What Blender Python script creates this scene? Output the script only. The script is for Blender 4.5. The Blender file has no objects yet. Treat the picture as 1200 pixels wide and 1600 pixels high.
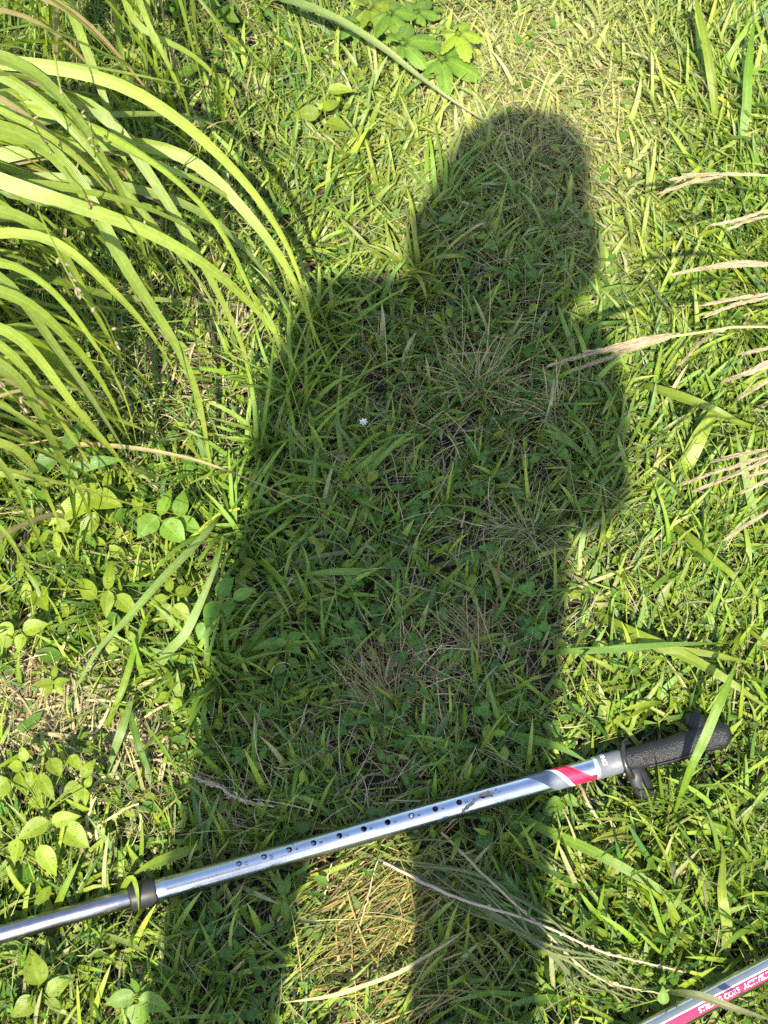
import bpy, bmesh, math, random
import numpy as np
from mathutils import Vector, Matrix

SC = bpy.context.scene
COL = SC.collection
rng = np.random.default_rng(7)
random.seed(7)

# ------------------------------------------------------------------ camera
H, PITCH, FPX = 1.30, math.radians(62), 2200.0      # height, angle below horizon, focal length in photo pixels
cam_d = bpy.data.cameras.new('camera')
cam = bpy.data.objects.new('camera', cam_d); COL.objects.link(cam)
cam.location = (0, 0, H); cam.rotation_euler = (math.pi/2 - PITCH, 0, 0)
cam_d.sensor_fit = 'VERTICAL'; cam_d.sensor_height = 24.0; cam_d.sensor_width = 24.0
cam_d.lens = 24.0*FPX/1600
cam_d.clip_start = 0.02; cam_d.clip_end = 500
cam_d.dof.use_dof = True; cam_d.dof.focus_distance = 1.40; cam_d.dof.aperture_fstop = cam_d.lens/3.4
SC.camera = cam

# ------------------------------------------------------------------ light
SUN_E, SUN_A = math.radians(50), math.radians(7.5)  # elevation; light travels towards +Y and a little +X
TO_SUN = np.array([-math.sin(SUN_A)*math.cos(SUN_E), -math.cos(SUN_A)*math.cos(SUN_E), math.sin(SUN_E)])
world = bpy.data.worlds.new('World'); SC.world = world; world.use_nodes = True
wn = world.node_tree.nodes; wl = world.node_tree.links
sky = wn.new('ShaderNodeTexSky'); sky.sky_type = 'NISHITA'; sky.sun_disc = False
sky.dust_density = 1.2; sky.ozone_density = 0.8; sky.sun_elevation = SUN_E; sky.sun_rotation = math.atan2(TO_SUN[0], TO_SUN[1])
bg = wn['Background']; bg.inputs['Strength'].default_value = 0.15
wl.new(sky.outputs['Color'], bg.inputs['Color'])
sun_d = bpy.data.lights.new('sun', 'SUN'); sun_d.energy = 5.0; sun_d.angle = math.radians(0.55)
sun_d.color = (1.0, 0.92, 0.76)
sun = bpy.data.objects.new('sun', sun_d); COL.objects.link(sun)
sun.rotation_euler = Vector(TO_SUN).to_track_quat('Z', 'Y').to_euler(); sun.location = (-0.5, -3, 4)
SC.view_settings.view_transform = 'Standard'; SC.view_settings.look = 'None'
SC.view_settings.exposure = 1.66; SC.view_settings.gamma = 1.0
SC.view_settings.use_curve_mapping = False
SC.cycles.use_denoising = False
SC.cycles.max_bounces = 8; SC.cycles.transmission_bounces = 6; SC.cycles.diffuse_bounces = 4

# ------------------------------------------------------------------ where a photo pixel stands in the place
RX = np.array([1.0, 0, 0]); FW = np.array([0, math.cos(PITCH), -math.sin(PITCH)]); UP = np.array([0, math.sin(PITCH), math.cos(PITCH)])
CAMP = np.array([0, 0, H])
def G(px, py, z=0.0):
    d = FW + RX*(px-600)/FPX - UP*(py-800)/FPX
    return CAMP + d*((z-H)/d[2])
def to_px(p):
    v = np.asarray(p) - CAMP
    dep = v@FW
    return 600 + FPX*(v@RX)/dep, 800 - FPX*(v@UP)/dep
def mpp(px, py, z=0.0):                             # metres per photo pixel there
    return float((G(px, py, z)-CAMP)@FW)/FPX

# ------------------------------------------------------------------ helpers
def prop(o, label=None, cat=None, group=None, kind=None):
    if label: o['label'] = label
    if cat: o['category'] = cat
    if group: o['group'] = group
    if kind: o['kind'] = kind
    return o
def thing(name, label, cat, loc, group=None):
    o = bpy.data.objects.new(name, None); COL.objects.link(o); o.location = loc
    o.empty_display_size = 0.02
    return prop(o, label, cat, group)
def link(name, me, parent=None, mat=None):
    o = bpy.data.objects.new(name, me); COL.objects.link(o)
    if mat is not None:
        me.materials.clear(); me.materials.append(mat)
    if parent is not None:
        o.parent = parent
        o.matrix_parent_inverse = Matrix.Translation(parent.location).inverted() if parent.parent is None else Matrix.Identity(4)
    return o
def mesh(name, V, F, col=None, uv=None, smooth=True):
    """numpy mesh: F is (n,k) with one k; col per vertex; uv per vertex"""
    V = np.asarray(V, dtype=np.float32); F = np.asarray(F, dtype=np.int32)
    me = bpy.data.meshes.new(name)
    k = F.shape[1]
    me.vertices.add(len(V)); me.vertices.foreach_set('co', V.ravel())
    me.loops.add(F.size); me.loops.foreach_set('vertex_index', F.ravel())
    me.polygons.add(len(F)); me.polygons.foreach_set('loop_start', np.arange(0, F.size, k, dtype=np.int32))
    me.polygons.foreach_set('use_smooth', np.full(len(F), smooth))
    if uv is not None:
        l = me.uv_layers.new(name='UVMap'); l.data.foreach_set('uv', np.asarray(uv, np.float32)[F.ravel()].ravel())
    if col is not None:
        c = np.ones((len(V), 4), np.float32); c[:, :3] = col
        a = me.color_attributes.new('col', 'FLOAT_COLOR', 'POINT'); a.data.foreach_set('color', c.ravel())
    me.update(calc_edges=True); me.validate()
    return me
def joinparts(parts):
    """[(V,F,C,UV)...] -> one"""
    Vs, Fs, Cs, Us, o = [], [], [], [], 0
    for V, F, C, U in parts:
        Vs.append(V); Fs.append(np.asarray(F)+o); Cs.append(C); Us.append(U); o += len(V)
    return np.concatenate(Vs), np.concatenate(Fs), np.concatenate(Cs), np.concatenate(Us)
def norm(a):
    return a/np.maximum(np.linalg.norm(a, axis=-1, keepdims=True), 1e-9)
def spline(pts, n):
    """centripetal-ish Catmull-Rom through pts, n samples evenly by arc length"""
    P = np.asarray(pts, float)
    if len(P) == 2:
        t = np.linspace(0, 1, n)[:, None]; return P[0]*(1-t)+P[1]*t
    E = np.vstack([2*P[0]-P[1], P, 2*P[-1]-P[-2]])
    out = []
    for i in range(1, len(E)-2):
        p0, p1, p2, p3 = E[i-1:i+3]
        for t in np.linspace(0, 1, 16, endpoint=False):
            out.append(0.5*((2*p1)+(-p0+p2)*t+(2*p0-5*p1+4*p2-p3)*t*t+(-p0+3*p1-3*p2+p3)*t**3))
    out.append(P[-1]); out = np.array(out)
    d = np.r_[0, np.cumsum(np.linalg.norm(np.diff(out, axis=0), axis=1))]
    s = np.linspace(0, d[-1], n)
    return np.stack([np.interp(s, d, out[:, k]) for k in range(3)], 1)

# ------------------------------------------------------------------ materials
def new_mat(name):
    m = bpy.data.materials.new(name); m.use_nodes = True
    nt = m.node_tree
    return m, nt, nt.nodes, nt.links, nt.nodes['Principled BSDF']
def leaf_mat(name, kind='blade', trans=0.38, rough=0.42, spec=0.4):
    m, nt, N, Lk, P = new_mat(name)
    at = N.new('ShaderNodeAttribute'); at.attribute_name = 'col'
    uv = N.new('ShaderNodeTexCoord')
    sep = N.new('ShaderNodeSeparateXYZ'); Lk.new(uv.outputs['UV'], sep.inputs[0])
    def mth(op, a, b=None, c=None):
        n = N.new('ShaderNodeMath'); n.operation = op
        for i, x in enumerate((a, b, c)):
            if x is None: continue
            if isinstance(x, (int, float)): n.inputs[i].default_value = x
            else: Lk.new(x, n.inputs[i])
        return n.outputs[0]
    # u runs 0..1 across, v along
    au = mth('ABSOLUTE', mth('SUBTRACT', sep.outputs[0], 0.5))
    mid = mth('SMOOTH_MIN', mth('MULTIPLY', au, 14.0), 1.0, 0.4)          # 0 on the midrib
    if kind == 'blade':
        st = mth('SINE', mth('MULTIPLY', sep.outputs[0], 62.0))
        ve = mth('MULTIPLY_ADD', st, 0.14, 0.95)
    elif kind == 'leaf':
        ph = mth('MULTIPLY', mth('SUBTRACT', sep.outputs[1], mth('MULTIPLY', au, 0.55)), 44.0)
        ve = mth('MULTIPLY_ADD', mth('POWER', mth('ABSOLUTE', mth('SINE', ph)), 0.35), 0.34, 0.70)
    else:                                                                   # clover: pale chevron
        ch = mth('ABSOLUTE', mth('SUBTRACT', mth('SUBTRACT', sep.outputs[1], 0.45), mth('MULTIPLY', au, -0.5)))
        ve = mth('ADD', mth('MULTIPLY', mth('GREATER_THAN', 0.07, ch), 0.35), 0.9)
    no = N.new('ShaderNodeTexNoise'); no.inputs['Scale'].default_value = 240.0; no.inputs['Detail'].default_value = 3
    Lk.new(uv.outputs['Object'], no.inputs['Vector'])
    nz = mth('MULTIPLY_ADD', no.outputs['Fac'], 0.5, 0.75)
    no2 = N.new('ShaderNodeTexNoise'); no2.inputs['Scale'].default_value = 45.0
    Lk.new(uv.outputs['Object'], no2.inputs['Vector'])
    k = mth('MULTIPLY', mth('MULTIPLY', ve, nz), mth('MULTIPLY_ADD', no2.outputs['Fac'], 0.5, 0.75))
    k = mth('MULTIPLY', k, mth('MULTIPLY_ADD', mid, -0.30, 1.28))
    if kind == 'leaf':                              # nibbled, freckled patches
        vo = N.new('ShaderNodeTexNoise'); vo.inputs['Scale'].default_value = 420.0; vo.inputs['Detail'].default_value = 1
        Lk.new(uv.outputs['Object'], vo.inputs['Vector'])
        k = mth('MULTIPLY', k, mth('SUBTRACT', 1.0, mth('MULTIPLY', mth('GREATER_THAN', vo.outputs['Fac'], .68), .55)))
    sc = N.new('ShaderNodeVectorMath'); sc.operation = 'SCALE'
    Lk.new(at.outputs['Color'], sc.inputs[0]); Lk.new(k, sc.inputs['Scale'])
    Lk.new(sc.outputs[0], P.inputs['Base Color'])
    P.inputs['Roughness'].default_value = rough
    P.inputs['Specular IOR Level'].default_value = spec
    bp = N.new('ShaderNodeBump'); bp.inputs['Strength'].default_value = 0.6; bp.inputs['Distance'].default_value = 0.0008
    Lk.new(ve, bp.inputs['Height']); Lk.new(bp.outputs[0], P.inputs['Normal'])
    tr = N.new('ShaderNodeBsdfTranslucent')
    mu = N.new('ShaderNodeVectorMath'); mu.operation = 'MULTIPLY'; mu.inputs[1].default_value = (1.5, 1.45, 0.55)
    Lk.new(sc.outputs[0], mu.inputs[0]); Lk.new(mu.outputs[0], tr.inputs['Color'])
    mx = N.new('ShaderNodeMixShader'); mx.inputs[0].default_value = trans
    Lk.new(P.outputs[0], mx.inputs[1]); Lk.new(tr.outputs[0], mx.inputs[2])
    Lk.new(mx.outputs[0], N['Material Output'].inputs['Surface'])
    return m
M_BLADE = leaf_mat('grass_blade', 'blade', trans=.20, rough=.36, spec=.46)
M_TALL = leaf_mat('tall_grass', 'blade', trans=0.40, rough=0.38, spec=0.40)
M_LEAF = leaf_mat('broad_leaf', 'leaf', trans=0.42, rough=0.45, spec=0.35)
M_CLOVER = leaf_mat('clover_leaf', 'clover', trans=0.26, rough=0.55, spec=0.2)
M_STRAW = leaf_mat('straw', 'blade', trans=0.12, rough=0.6, spec=0.3)

def plain(name, col, rough=0.5, metal=0.0, spec=0.5, bump=None, noise=0.0, nscale=200, wear=None):
    m, nt, N, Lk, P = new_mat(name)
    P.inputs['Base Color'].default_value = (*col, 1); P.inputs['Roughness'].default_value = rough
    P.inputs['Metallic'].default_value = metal; P.inputs['Specular IOR Level'].default_value = spec
    tc = N.new('ShaderNodeTexCoord')
    if noise:
        no = N.new('ShaderNodeTexNoise'); no.inputs['Scale'].default_value = nscale; no.inputs['Detail'].default_value = 5
        Lk.new(tc.outputs['Object'], no.inputs['Vector'])
        mr = N.new('ShaderNodeMapRange'); mr.inputs['To Min'].default_value = rough-noise; mr.inputs['To Max'].default_value = rough+noise
        Lk.new(no.outputs['Fac'], mr.inputs['Value']); Lk.new(mr.outputs[0], P.inputs['Roughness'])
        mc = N.new('ShaderNodeMix'); mc.data_type = 'RGBA'
        mc.inputs['A'].default_value = (*[c*0.82 for c in col], 1); mc.inputs['B'].default_value = (*[min(1, c*1.12) for c in col], 1)
        Lk.new(no.outputs['Fac'], mc.inputs['Factor']); Lk.new(mc.outputs['Result'], P.inputs['Base Color'])
    if bump:
        vo = N.new('ShaderNodeTexVoronoi'); vo.inputs['Scale'].default_value = bump[0]
        Lk.new(tc.outputs['Object'], vo.inputs['Vector'])
        bp = N.new('ShaderNodeBump'); bp.inputs['Strength'].default_value = bump[1]; bp.inputs['Distance'].default_value = bump[2]
        bp.invert = True
        Lk.new(vo.outputs['Distance'], bp.inputs['Height']); Lk.new(bp.outputs[0], P.inputs['Normal'])
    return m

# ------------------------------------------------------------------ ground
def gnoise(x, y):
    return (np.sin(x*31+1.3)*np.sin(y*27+.4)*.4 + np.sin(x*73+y*41)*.25 + np.sin(x*11-y*17+2)*.6 + np.sin(x*140+y*20)*np.sin(y*123-x*9)*.2)
def ground_z(x, y):
    return 0.004*gnoise(x, y)
def build_ground():
    def axis(c, half, n):
        t = np.linspace(-1, 1, n)
        return c + np.sign(t)*(np.abs(t)*half*0.9 + np.maximum(0, np.abs(t)-0.86)**2*11000*0.7)
    xs, ys = axis(0, 1.1, 201), axis(0.85, 1.2, 221)
    X, Y = np.meshgrid(xs, ys, indexing='ij')
    near = np.exp(-np.maximum(0, np.hypot(X, Y-.85)-1.2)*2)
    Z = ground_z(X, Y)*near + rng.normal(0, .0012, X.shape)*near
    V = np.stack([X, Y, Z], -1).reshape(-1, 3)
    a = np.arange(200)[:, None]*221 + np.arange(220)[None]
    F = np.stack([a, a+221, a+222, a+1], -1).reshape(-1, 4)
    m, nt, N, Lk, P = new_mat('soil')
    tc = N.new('ShaderNodeTexCoord')
    n1 = N.new('ShaderNodeTexNoise'); n1.inputs['Scale'].default_value = 60; n1.inputs['Detail'].default_value = 8
    Lk.new(tc.outputs['Object'], n1.inputs['Vector'])
    cr = N.new('ShaderNodeValToRGB'); Lk.new(n1.outputs['Fac'], cr.inputs[0])
    cr.color_ramp.elements[0].position = .3; cr.color_ramp.elements[0].color = (.009, .007, .0045, 1)
    cr.color_ramp.elements[1].position = .75; cr.color_ramp.elements[1].color = (.032, .025, .014, 1)
    P.inputs['Roughness'].default_value = .95
    # turf takes over from bare soil away from the trodden place
    ln = N.new('ShaderNodeVectorMath'); ln.operation = 'LENGTH'; Lk.new(tc.outputs['Object'], ln.inputs[0])
    mr = N.new('ShaderNodeMapRange'); mr.inputs['From Min'].default_value = 1.9; mr.inputs['From Max'].default_value = 3.2; Lk.new(ln.outputs['Value'], mr.inputs['Value'])
    n2 = N.new('ShaderNodeTexNoise'); n2.inputs['Scale'].default_value = 9; n2.inputs['Detail'].default_value = 9; Lk.new(tc.outputs['Object'], n2.inputs['Vector'])
    c2 = N.new('ShaderNodeValToRGB'); Lk.new(n2.outputs['Fac'], c2.inputs[0])
    c2.color_ramp.elements[0].position = .3; c2.color_ramp.elements[0].color = (.035, .065, .014, 1); c2.color_ramp.elements[1].position = .7; c2.color_ramp.elements[1].color = (.10, .14, .03, 1)
    mxc = N.new('ShaderNodeMix'); mxc.data_type = 'RGBA'; Lk.new(mr.outputs[0], mxc.inputs['Factor']); Lk.new(cr.outputs[0], mxc.inputs['A']); Lk.new(c2.outputs[0], mxc.inputs['B'])
    Lk.new(mxc.outputs['Result'], P.inputs['Base Color'])
    bp = N.new('ShaderNodeBump'); bp.inputs['Distance'].default_value = .004; Lk.new(n1.outputs['Fac'], bp.inputs['Height'])
    Lk.new(bp.outputs[0], P.inputs['Normal'])
    return prop(link('ground', mesh('ground', V, F), None, m), kind='structure')
build_ground()

# ------------------------------------------------------------------ trekking poles
PZ = 0.040
def pole_frame(a, b, z):
    """a, b: photo pixels on the axis"""
    A, B = G(*a, z), G(*b, z)
    x = norm(B-A); zz = np.array([0, 0, 1.0]); zz = norm(zz - x*(zz@x)); y = np.cross(zz, x)
    M = Matrix(((x[0], y[0], zz[0], A[0]), (x[1], y[1], zz[1], A[1]), (x[2], y[2], zz[2], A[2]), (0, 0, 0, 1)))
    return A, x, M
P1A, P1X, P1M = pole_frame((600, 1292.5), (940, 1197.5), PZ)
P2A, P2X, P2M = pole_frame((1100, 1566), (1200, 1513.5), 0.050)
POLES = [(P1A, P1X, -0.62, 0.345), (P2A, P2X, -0.45, 0.5)]
def along(px):                                      # distance along the first pole of the axis point above pixel column px
    py = 1292.5 + (px-600)*(1197.5-1292.5)/340
    return float((G(px, py, PZ)-P1A)@P1X)

M_SILVER = plain('brushed_silver', (.53, .54, .565), .25, 1.0, noise=.05, nscale=90)
M_STEEL = plain('lower_steel', (.31, .30, .315), .26, 1.0, noise=.06, nscale=120)
M_RUBBER = plain('black_rubber', (.013, .013, .013), .42, spec=.32, bump=(900, .9, .0007), noise=.06, nscale=60)
M_SMOOTHBLACK = plain('smooth_black_plastic', (.018, .018, .019), .33, noise=.08, nscale=150)
M_RED = plain('red_print', (.62, .012, .05), .30, spec=.6, noise=.06, nscale=140)
M_DKRED = plain('dark_red_print', (.10, .008, .02), .30, spec=.6)
M_GREY = plain('grey_print', (.10, .115, .135), .32, spec=.6, noise=.06, nscale=140)
M_WHITE = plain('white_print', (.80, .80, .80), .35, spec=.6)
M_INK = plain('dark_ink', (.03, .035, .05), .5)
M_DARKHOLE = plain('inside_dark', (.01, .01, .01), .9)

def lathe_x(prof, seg=48, closed=True):
    """prof: (x, r) list; surface of revolution about local x"""
    V, F = [], []
    for x, r in prof:
        for k in range(seg):
            a = 2*math.pi*k/seg; V.append((x, r*math.sin(a), r*math.cos(a)))
    n = len(prof)
    for i in range(n-1 if not closed else n):
        for k in range(seg):
            j = (i+1) % n; F.append((i*seg+k, i*seg+(k+1) % seg, j*seg+(k+1) % seg, j*seg+k))
    return np.array(V), np.array(F)
def cyl_pt(t, phi, r):
    return (t, r*math.sin(phi), r*math.cos(phi))
def decal(t0, t1, lo, hi, r, n=60, m=16):
    """print wrapped on a tube: lo(t), hi(t) are angles"""
    V, F = [], []
    for i in range(n+1):
        t = t0+(t1-t0)*i/n; a, b = lo(t), hi(t)
        for j in range(m+1):
            V.append(cyl_pt(t, a+(b-a)*j/m, r))
    for i in range(n):
        for j in range(m):
            q = i*(m+1)+j; F.append((q, q+1, q+m+2, q+m+1))
    return np.array(V), np.array(F)
def text_verts(s, size, bold=0.0):
    c = bpy.data.curves.new('t', 'FONT'); c.body = s; c.size = size; c.offset = bold; c.resolution_u = 3
    o = bpy.data.objects.new('t', c); COL.objects.link(o)
    dg = bpy.context.evaluated_depsgraph_get()
    me = bpy.data.meshes.new_from_object(o.evaluated_get(dg))
    bm = bmesh.new(); bm.from_mesh(me); bmesh.ops.triangulate(bm, faces=bm.faces[:])
    V = np.array([v.co[:] for v in bm.verts]); bm.verts.index_update()
    F = np.array([[v.index for v in f.verts] for f in bm.faces])
    bm.free(); bpy.data.objects.remove(o); bpy.data.curves.remove(c); bpy.data.meshes.remove(me)
    return V, F
def wrap_text(s, size, t, phi, r, across, squeeze=1.0, bold=0.0):
    """across: letters' feet look back along -x and the line runs round the tube (downwards in the photo)"""
    V, F = text_verts(s, size, bold)
    out = []
    for x, y, _ in V:
        if across: out.append(cyl_pt(t + y, phi - x*squeeze/r, r))
        else: out.append(cyl_pt(t + x*squeeze, phi + y/r, r))
    return np.array(out), F
def child(name, VF, mat, parent, smooth=True, label=None):
    o = link(name, mesh(name, VF[0], VF[1], smooth=smooth), None, mat); o.parent = parent
    if label: o['label'] = label
    return o
def loft(path, rad, seg=20, ref=(0, 0, 1)):
    """tube along path with (ra, rb) radii; rings closed at both ends"""
    P = np.asarray(path, float); n = len(P); V = []
    T = norm(np.gradient(P, axis=0))
    for i in range(n):
        u = np.cross(T[i], np.array(ref, float)); u = u/max(np.linalg.norm(u), 1e-6); w = np.cross(u, T[i])
        ra, rb = rad[i] if hasattr(rad[i], '__len__') else (rad[i], rad[i])
        for k in range(seg):
            a = 2*math.pi*k/seg; V.append(P[i] + u*ra*math.cos(a) + w*rb*math.sin(a))
    F = [(i*seg+k, i*seg+(k+1) % seg, (i+1)*seg+(k+1) % seg, (i+1)*seg+k) for i in range(n-1) for k in range(seg)]
    V.append(P[0]); V.append(P[-1]); a, b = n*seg, n*seg+1
    F += [(a, (k+1) % seg, k, k) for k in range(seg)] and []
    V = np.array(V)
    caps = [(a, (k+1) % seg, k) for k in range(seg)] + [(b, (n-1)*seg+k, (n-1)*seg+(k+1) % seg) for k in range(seg)]
    return V, F, caps
def poly_mesh(name, V, faces, smooth=True):
    me = bpy.data.meshes.new(name); me.from_pydata([tuple(v) for v in V], [], [tuple(f) for f in faces])
    for p in me.polygons: p.use_smooth = smooth
    me.update(); return me

R_UP, R_LO = 0.0100, 0.0082
def build_pole(M, label, near):
    root = thing('trekking_pole', label, 'trekking pole', (0, 0, 0)); root.matrix_world = M
    t_col0, t_col1 = (along(203), along(246)) if near else (-0.75, -0.723)
    t_end = along(934) if near else 0.60            # grey collar begins
    t_grip = along(968) if near else 0.62
    # upper tube with real holes
    lo, hi = t_col0+.004, t_grip+.01
    V, F = lathe_x([(lo, R_UP), (hi, R_UP), (hi, R_UP-.0011), (lo, R_UP-.0011)], 64)
    # more rings so that the tube shades evenly
    tube = link('upper_tube', mesh('upper_tube', V, F), None, M_SILVER); tube.parent = root
    hx = [754, 717, 680, 643, 606, 569, 531, 491, 453, 414, 375]
    if near:
        bm = bmesh.new()
        for i, px in enumerate(hx):
            ph = math.radians(5)
            mt = Matrix.Translation((along(px), 0, 0)) @ Matrix.Rotation(-ph, 4, 'X') @ Matrix.Translation((0, 0, R_UP))
            bmesh.ops.create_cone(bm, cap_ends=True, segments=24, radius1=.0027, radius2=.0027, depth=.012, matrix=mt)
        cm = bpy.data.meshes.new('c'); bm.to_mesh(cm); bm.free()
        co = bpy.data.objects.new('c', cm); COL.objects.link(co); co.parent = root; bpy.context.view_layer.update()
        md = tube.modifiers.new('b', 'BOOLEAN'); md.operation = 'DIFFERENCE'; md.object = co; md.solver = 'EXACT'
        dg = bpy.context.evaluated_depsgraph_get(); me = bpy.data.meshes.new_from_object(tube.evaluated_get(dg))
        tube.modifiers.clear(); tube.data = me; bpy.data.objects.remove(co)
        me.materials.clear(); me.materials.append(M_SILVER)
        for p in me.polygons: p.use_smooth = True
        # true cylinder normals, so that the cut faces do not disturb the sheen
        nl = [None]*len(me.loops)
        for p in me.polygons:
            for li in p.loop_indices:
                v = me.vertices[me.loops[li].vertex_index].co; rad = Vector((0, v.y, v.z)).normalized()
                d = p.normal.dot(rad)
                nl[li] = rad if d > .9 else (-rad if d < -.9 else p.normal.copy())
        me.normals_split_custom_set(nl)
        for i, px in enumerate(hx):
            s = str(i+1)
            w = .0031*.56*len(s)
            child('hole_number', wrap_text(s, .0042, along(px)+.0052, math.radians(-2)+w*.5/R_UP, R_UP+.00015, True, bold=.00008), M_INK, tube, False)
        b = lathe_x([(0, .0), (0, .0019), (.0006, .0021), (.0014, .0014), (.0016, 0)], 20, False)
        bv = np.stack([b[0][:, 1], b[0][:, 2], b[0][:, 0]], 1)
        bo = link('spring_button', mesh('spring_button', bv, b[1]), None, M_SILVER); bo.parent = root
        bo.matrix_local = Matrix.Translation((along(643), 0, 0)) @ Matrix.Rotation(-math.radians(5), 4, 'X') @ Matrix.Translation((0, 0, R_UP-.0012))
        # inner tube: seen through the holes and out of the collar
        child('lower_tube', lathe_x([(-0.62, .0), (-0.62, R_LO), (along(650), R_LO), (along(650), 0)], 48, False), M_STEEL, root)
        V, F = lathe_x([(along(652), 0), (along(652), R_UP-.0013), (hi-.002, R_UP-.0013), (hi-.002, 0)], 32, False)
        child('hole_shade', (V, F), M_DARKHOLE, root)  # near-black core added to stand for the shade inside the empty tube
        rim = [(t_col0, R_LO+.0003), (t_col0+.0006, .0112), (t_col0+.002, .0117), (t_col1-.002, .0122), (t_col1-.0005, .0118), (t_col1, R_UP+.0003)]
        child('clamp_collar', lathe_x(rim, 48, False), M_RUBBER2, root)
    d = .00012
    if near:
        pi = math.pi
        def sp(x_top, x_bot):                       # spiral edge: at the photo's top edge of the tube it is at x_top, at the bottom edge at x_bot
            ta, tb = along(x_top), along(x_bot)
            return lambda t: math.radians(76) - (t-ta)/(tb-ta)*math.radians(180)
        def band(name, a, b, mat, r, x0, x1):
            """between spiral edges a (left) and b (right)"""
            n, m = 70, 14; V, F = [], []
            def edge(e):
                k = e[2] if len(e) > 2 else .62
                def f(ph):
                    q = (math.radians(76)-ph)/math.radians(180)
                    return along(e[0]) + (abs(q)**k if q > 0 else q)*(along(e[1])-along(e[0]))
                return f
            ta, tb = edge(a), edge(b)
            for i in range(n+1):
                ph = math.radians(115 - 260*i/n)
                l, h = max(ta(ph), along(x0)), min(tb(ph), along(x1))
                h = max(h, l+1e-5)
                for j in range(m+1): V.append(cyl_pt(l+(h-l)*j/m, ph, r))
            for i in range(n):
                for j in range(m):
                    q = i*(m+1)+j; F.append((q, q+m+1, q+m+2, q+1))
            child(name, (np.array(V), np.array(F)), mat, tube)
        band('print_band', (800, 868), (846, 889), M_GREY, R_UP+d, 700, 934)
        band('print_line', (846, 889), (853, 895), M_WHITE, R_UP+d, 700, 934)
        band('print_band', (853, 895), (884, 940, 1.35), M_RED, R_UP+d, 700, 933)
        band('print_line', (874, 921, 1.0), (877, 925, 1.0), M_DKRED, R_UP+2*d, 700, 933)
        child('end_ring', lathe_x([(along(927), R_UP), (along(928), R_UP+.0006), (along(933), R_UP+.0006), (along(934), R_UP)], 48, False), M_WHITER, root)
        gb = child('grey_sleeve', lathe_x([(along(934)-.0001, R_UP), (along(934), R_UP+.0009), (t_grip+.004, R_UP+.0009)], 48, False), M_GREYSL, root)
        V, F = wrap_text('LIVING', .0060, along(939), math.radians(82), R_UP+.0011, True, bold=.0001)
        child('lettering', (V, F), M_WHITE, gb, False)
    else:
        # straight stripes; camera looks down and a bit along +y
        f = lambda deg: (lambda t: math.radians(deg))
        child('print_stripe', decal(-.5, .5, f(2), f(36), R_UP+d), M_GREY, tube)
        child('print_line', decal(-.5, .5, f(-3), f(2), R_UP+d, 60, 4), M_WHITE, tube)
        child('print_stripe', decal(-.5, .5, f(-50), f(-3), R_UP+d), M_RED, tube)
        t0 = 0.0 - .0095
        child('lettering', wrap_text('STRONG CORE', .0068, t0-.0005, math.radians(-39), R_UP+2.2*d, False, .86, .00004), M_WHITE, tube, False)
        child('lettering', wrap_text('ACTIVELIVING', .0068, t0+.0440, math.radians(-39), R_UP+2.2*d, False, .86, .00004), M_WHITE, tube, False)
        child('lower_tube', lathe_x([(-1.2, .0), (-1.2, R_LO), (t_col0+.05, R_LO)], 32, False), M_STEEL, root)
    # grip
    inv = M.inverted()
    def loc(px, py, z): return np.array((inv @ Vector(G(px, py, z)))[:])
    if near:
        gp = [loc(966, 1190, .040), loc(985, 1186, .040), loc(1020, 1179, .041), loc(1060, 1168, .042), loc(1095, 1155, .044), loc(1125, 1150, .045), loc(1143, 1152, .045)]
    else:
        gp = [np.array((t_grip+x, 0, z)) for x, z in ((0, 0), (.012, 0), (.035, .001), (.06, .002), (.085, .004), (.10, .004), (.112, .004))]
    gp = spline(gp, 30)
    rr = np.interp(np.linspace(0, 1, 30), [0, .02, .06, .12, .2, .45, .7, .82, .92, .97, 1], [.0115, .0125, .0124, .0116, .0124, .0134, .0128, .0138, .0142, .011, .003])*.92*(1+.045*np.sin(np.linspace(0, 1, 30)*26))
    V, F, caps = loft(gp, [(r, r*.95) for r in rr], 28)
    g = link('grip', poly_mesh('grip', V, list(F)+caps), None, M_RUBBER); g.parent = root
    # flared collar, a slanted lip round the lower end of the grip
    n = 40; V, F = [], []
    for i in range(n):
        a = 2*math.pi*i/n
        for j in range(10):
            b = 2*math.pi*j/10
            r = .0155 + .0028*math.cos(b); x = .0025*math.sin(b) + .0085*math.cos(a+math.radians(200))*1.1
            V.append(gp[3] + np.array((x, r*math.sin(a)*1.05, r*math.cos(a)*.95)))
    F = [(i*10+j, ((i+1) % n)*10+j, ((i+1) % n)*10+(j+1) % 10, i*10+(j+1) % 10) for i in range(n) for j in range(10)]
    o = link('grip_lip', poly_mesh('grip_lip', V, F), None, M_SMOOTHBLACK); o.parent = g
    # finger guard below, nose above
    c0 = gp[3]
    pa = spline([c0+(.001, -.006, -.004), c0+(.003, -.018, -.006), c0+(.006, -.028, -.014), c0+(.009, -.036, -.022)], 12)
    V, F, caps = loft(pa, [(.0095, .007)]*4+[(.0098, .0055)]*4+[(.0092, .005)]*2+[(.007, .004), (.001, .001)], 18)
    o = link('finger_guard', poly_mesh('finger_guard', V, list(F)+caps), None, M_RUBBER2); o.parent = g
    c1 = gp[24]
    pa = spline([c1+(-.004, .004, .0), c1+(-.008, .018, -.002), c1+(-.013, .029, -.004)], 10)
    V, F, caps = loft(pa, [(.011, .009)]*3+[(.0095, .008)]*4+[(.007, .006), (.004, .003), (.0005, .0005)], 16)
    o = link('grip_nose', poly_mesh('grip_nose', V, list(F)+caps), None, M_RUBBER); o.parent = g
    # seam along the grip
    V, F, caps = loft(gp[6:26]+np.array((0, -.0118, .0062)), [.0008]*20, 8)
    o = link('grip_seam', poly_mesh('grip_seam', V, list(F)+caps), None, M_SMOOTHBLACK); o.parent = g
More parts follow.
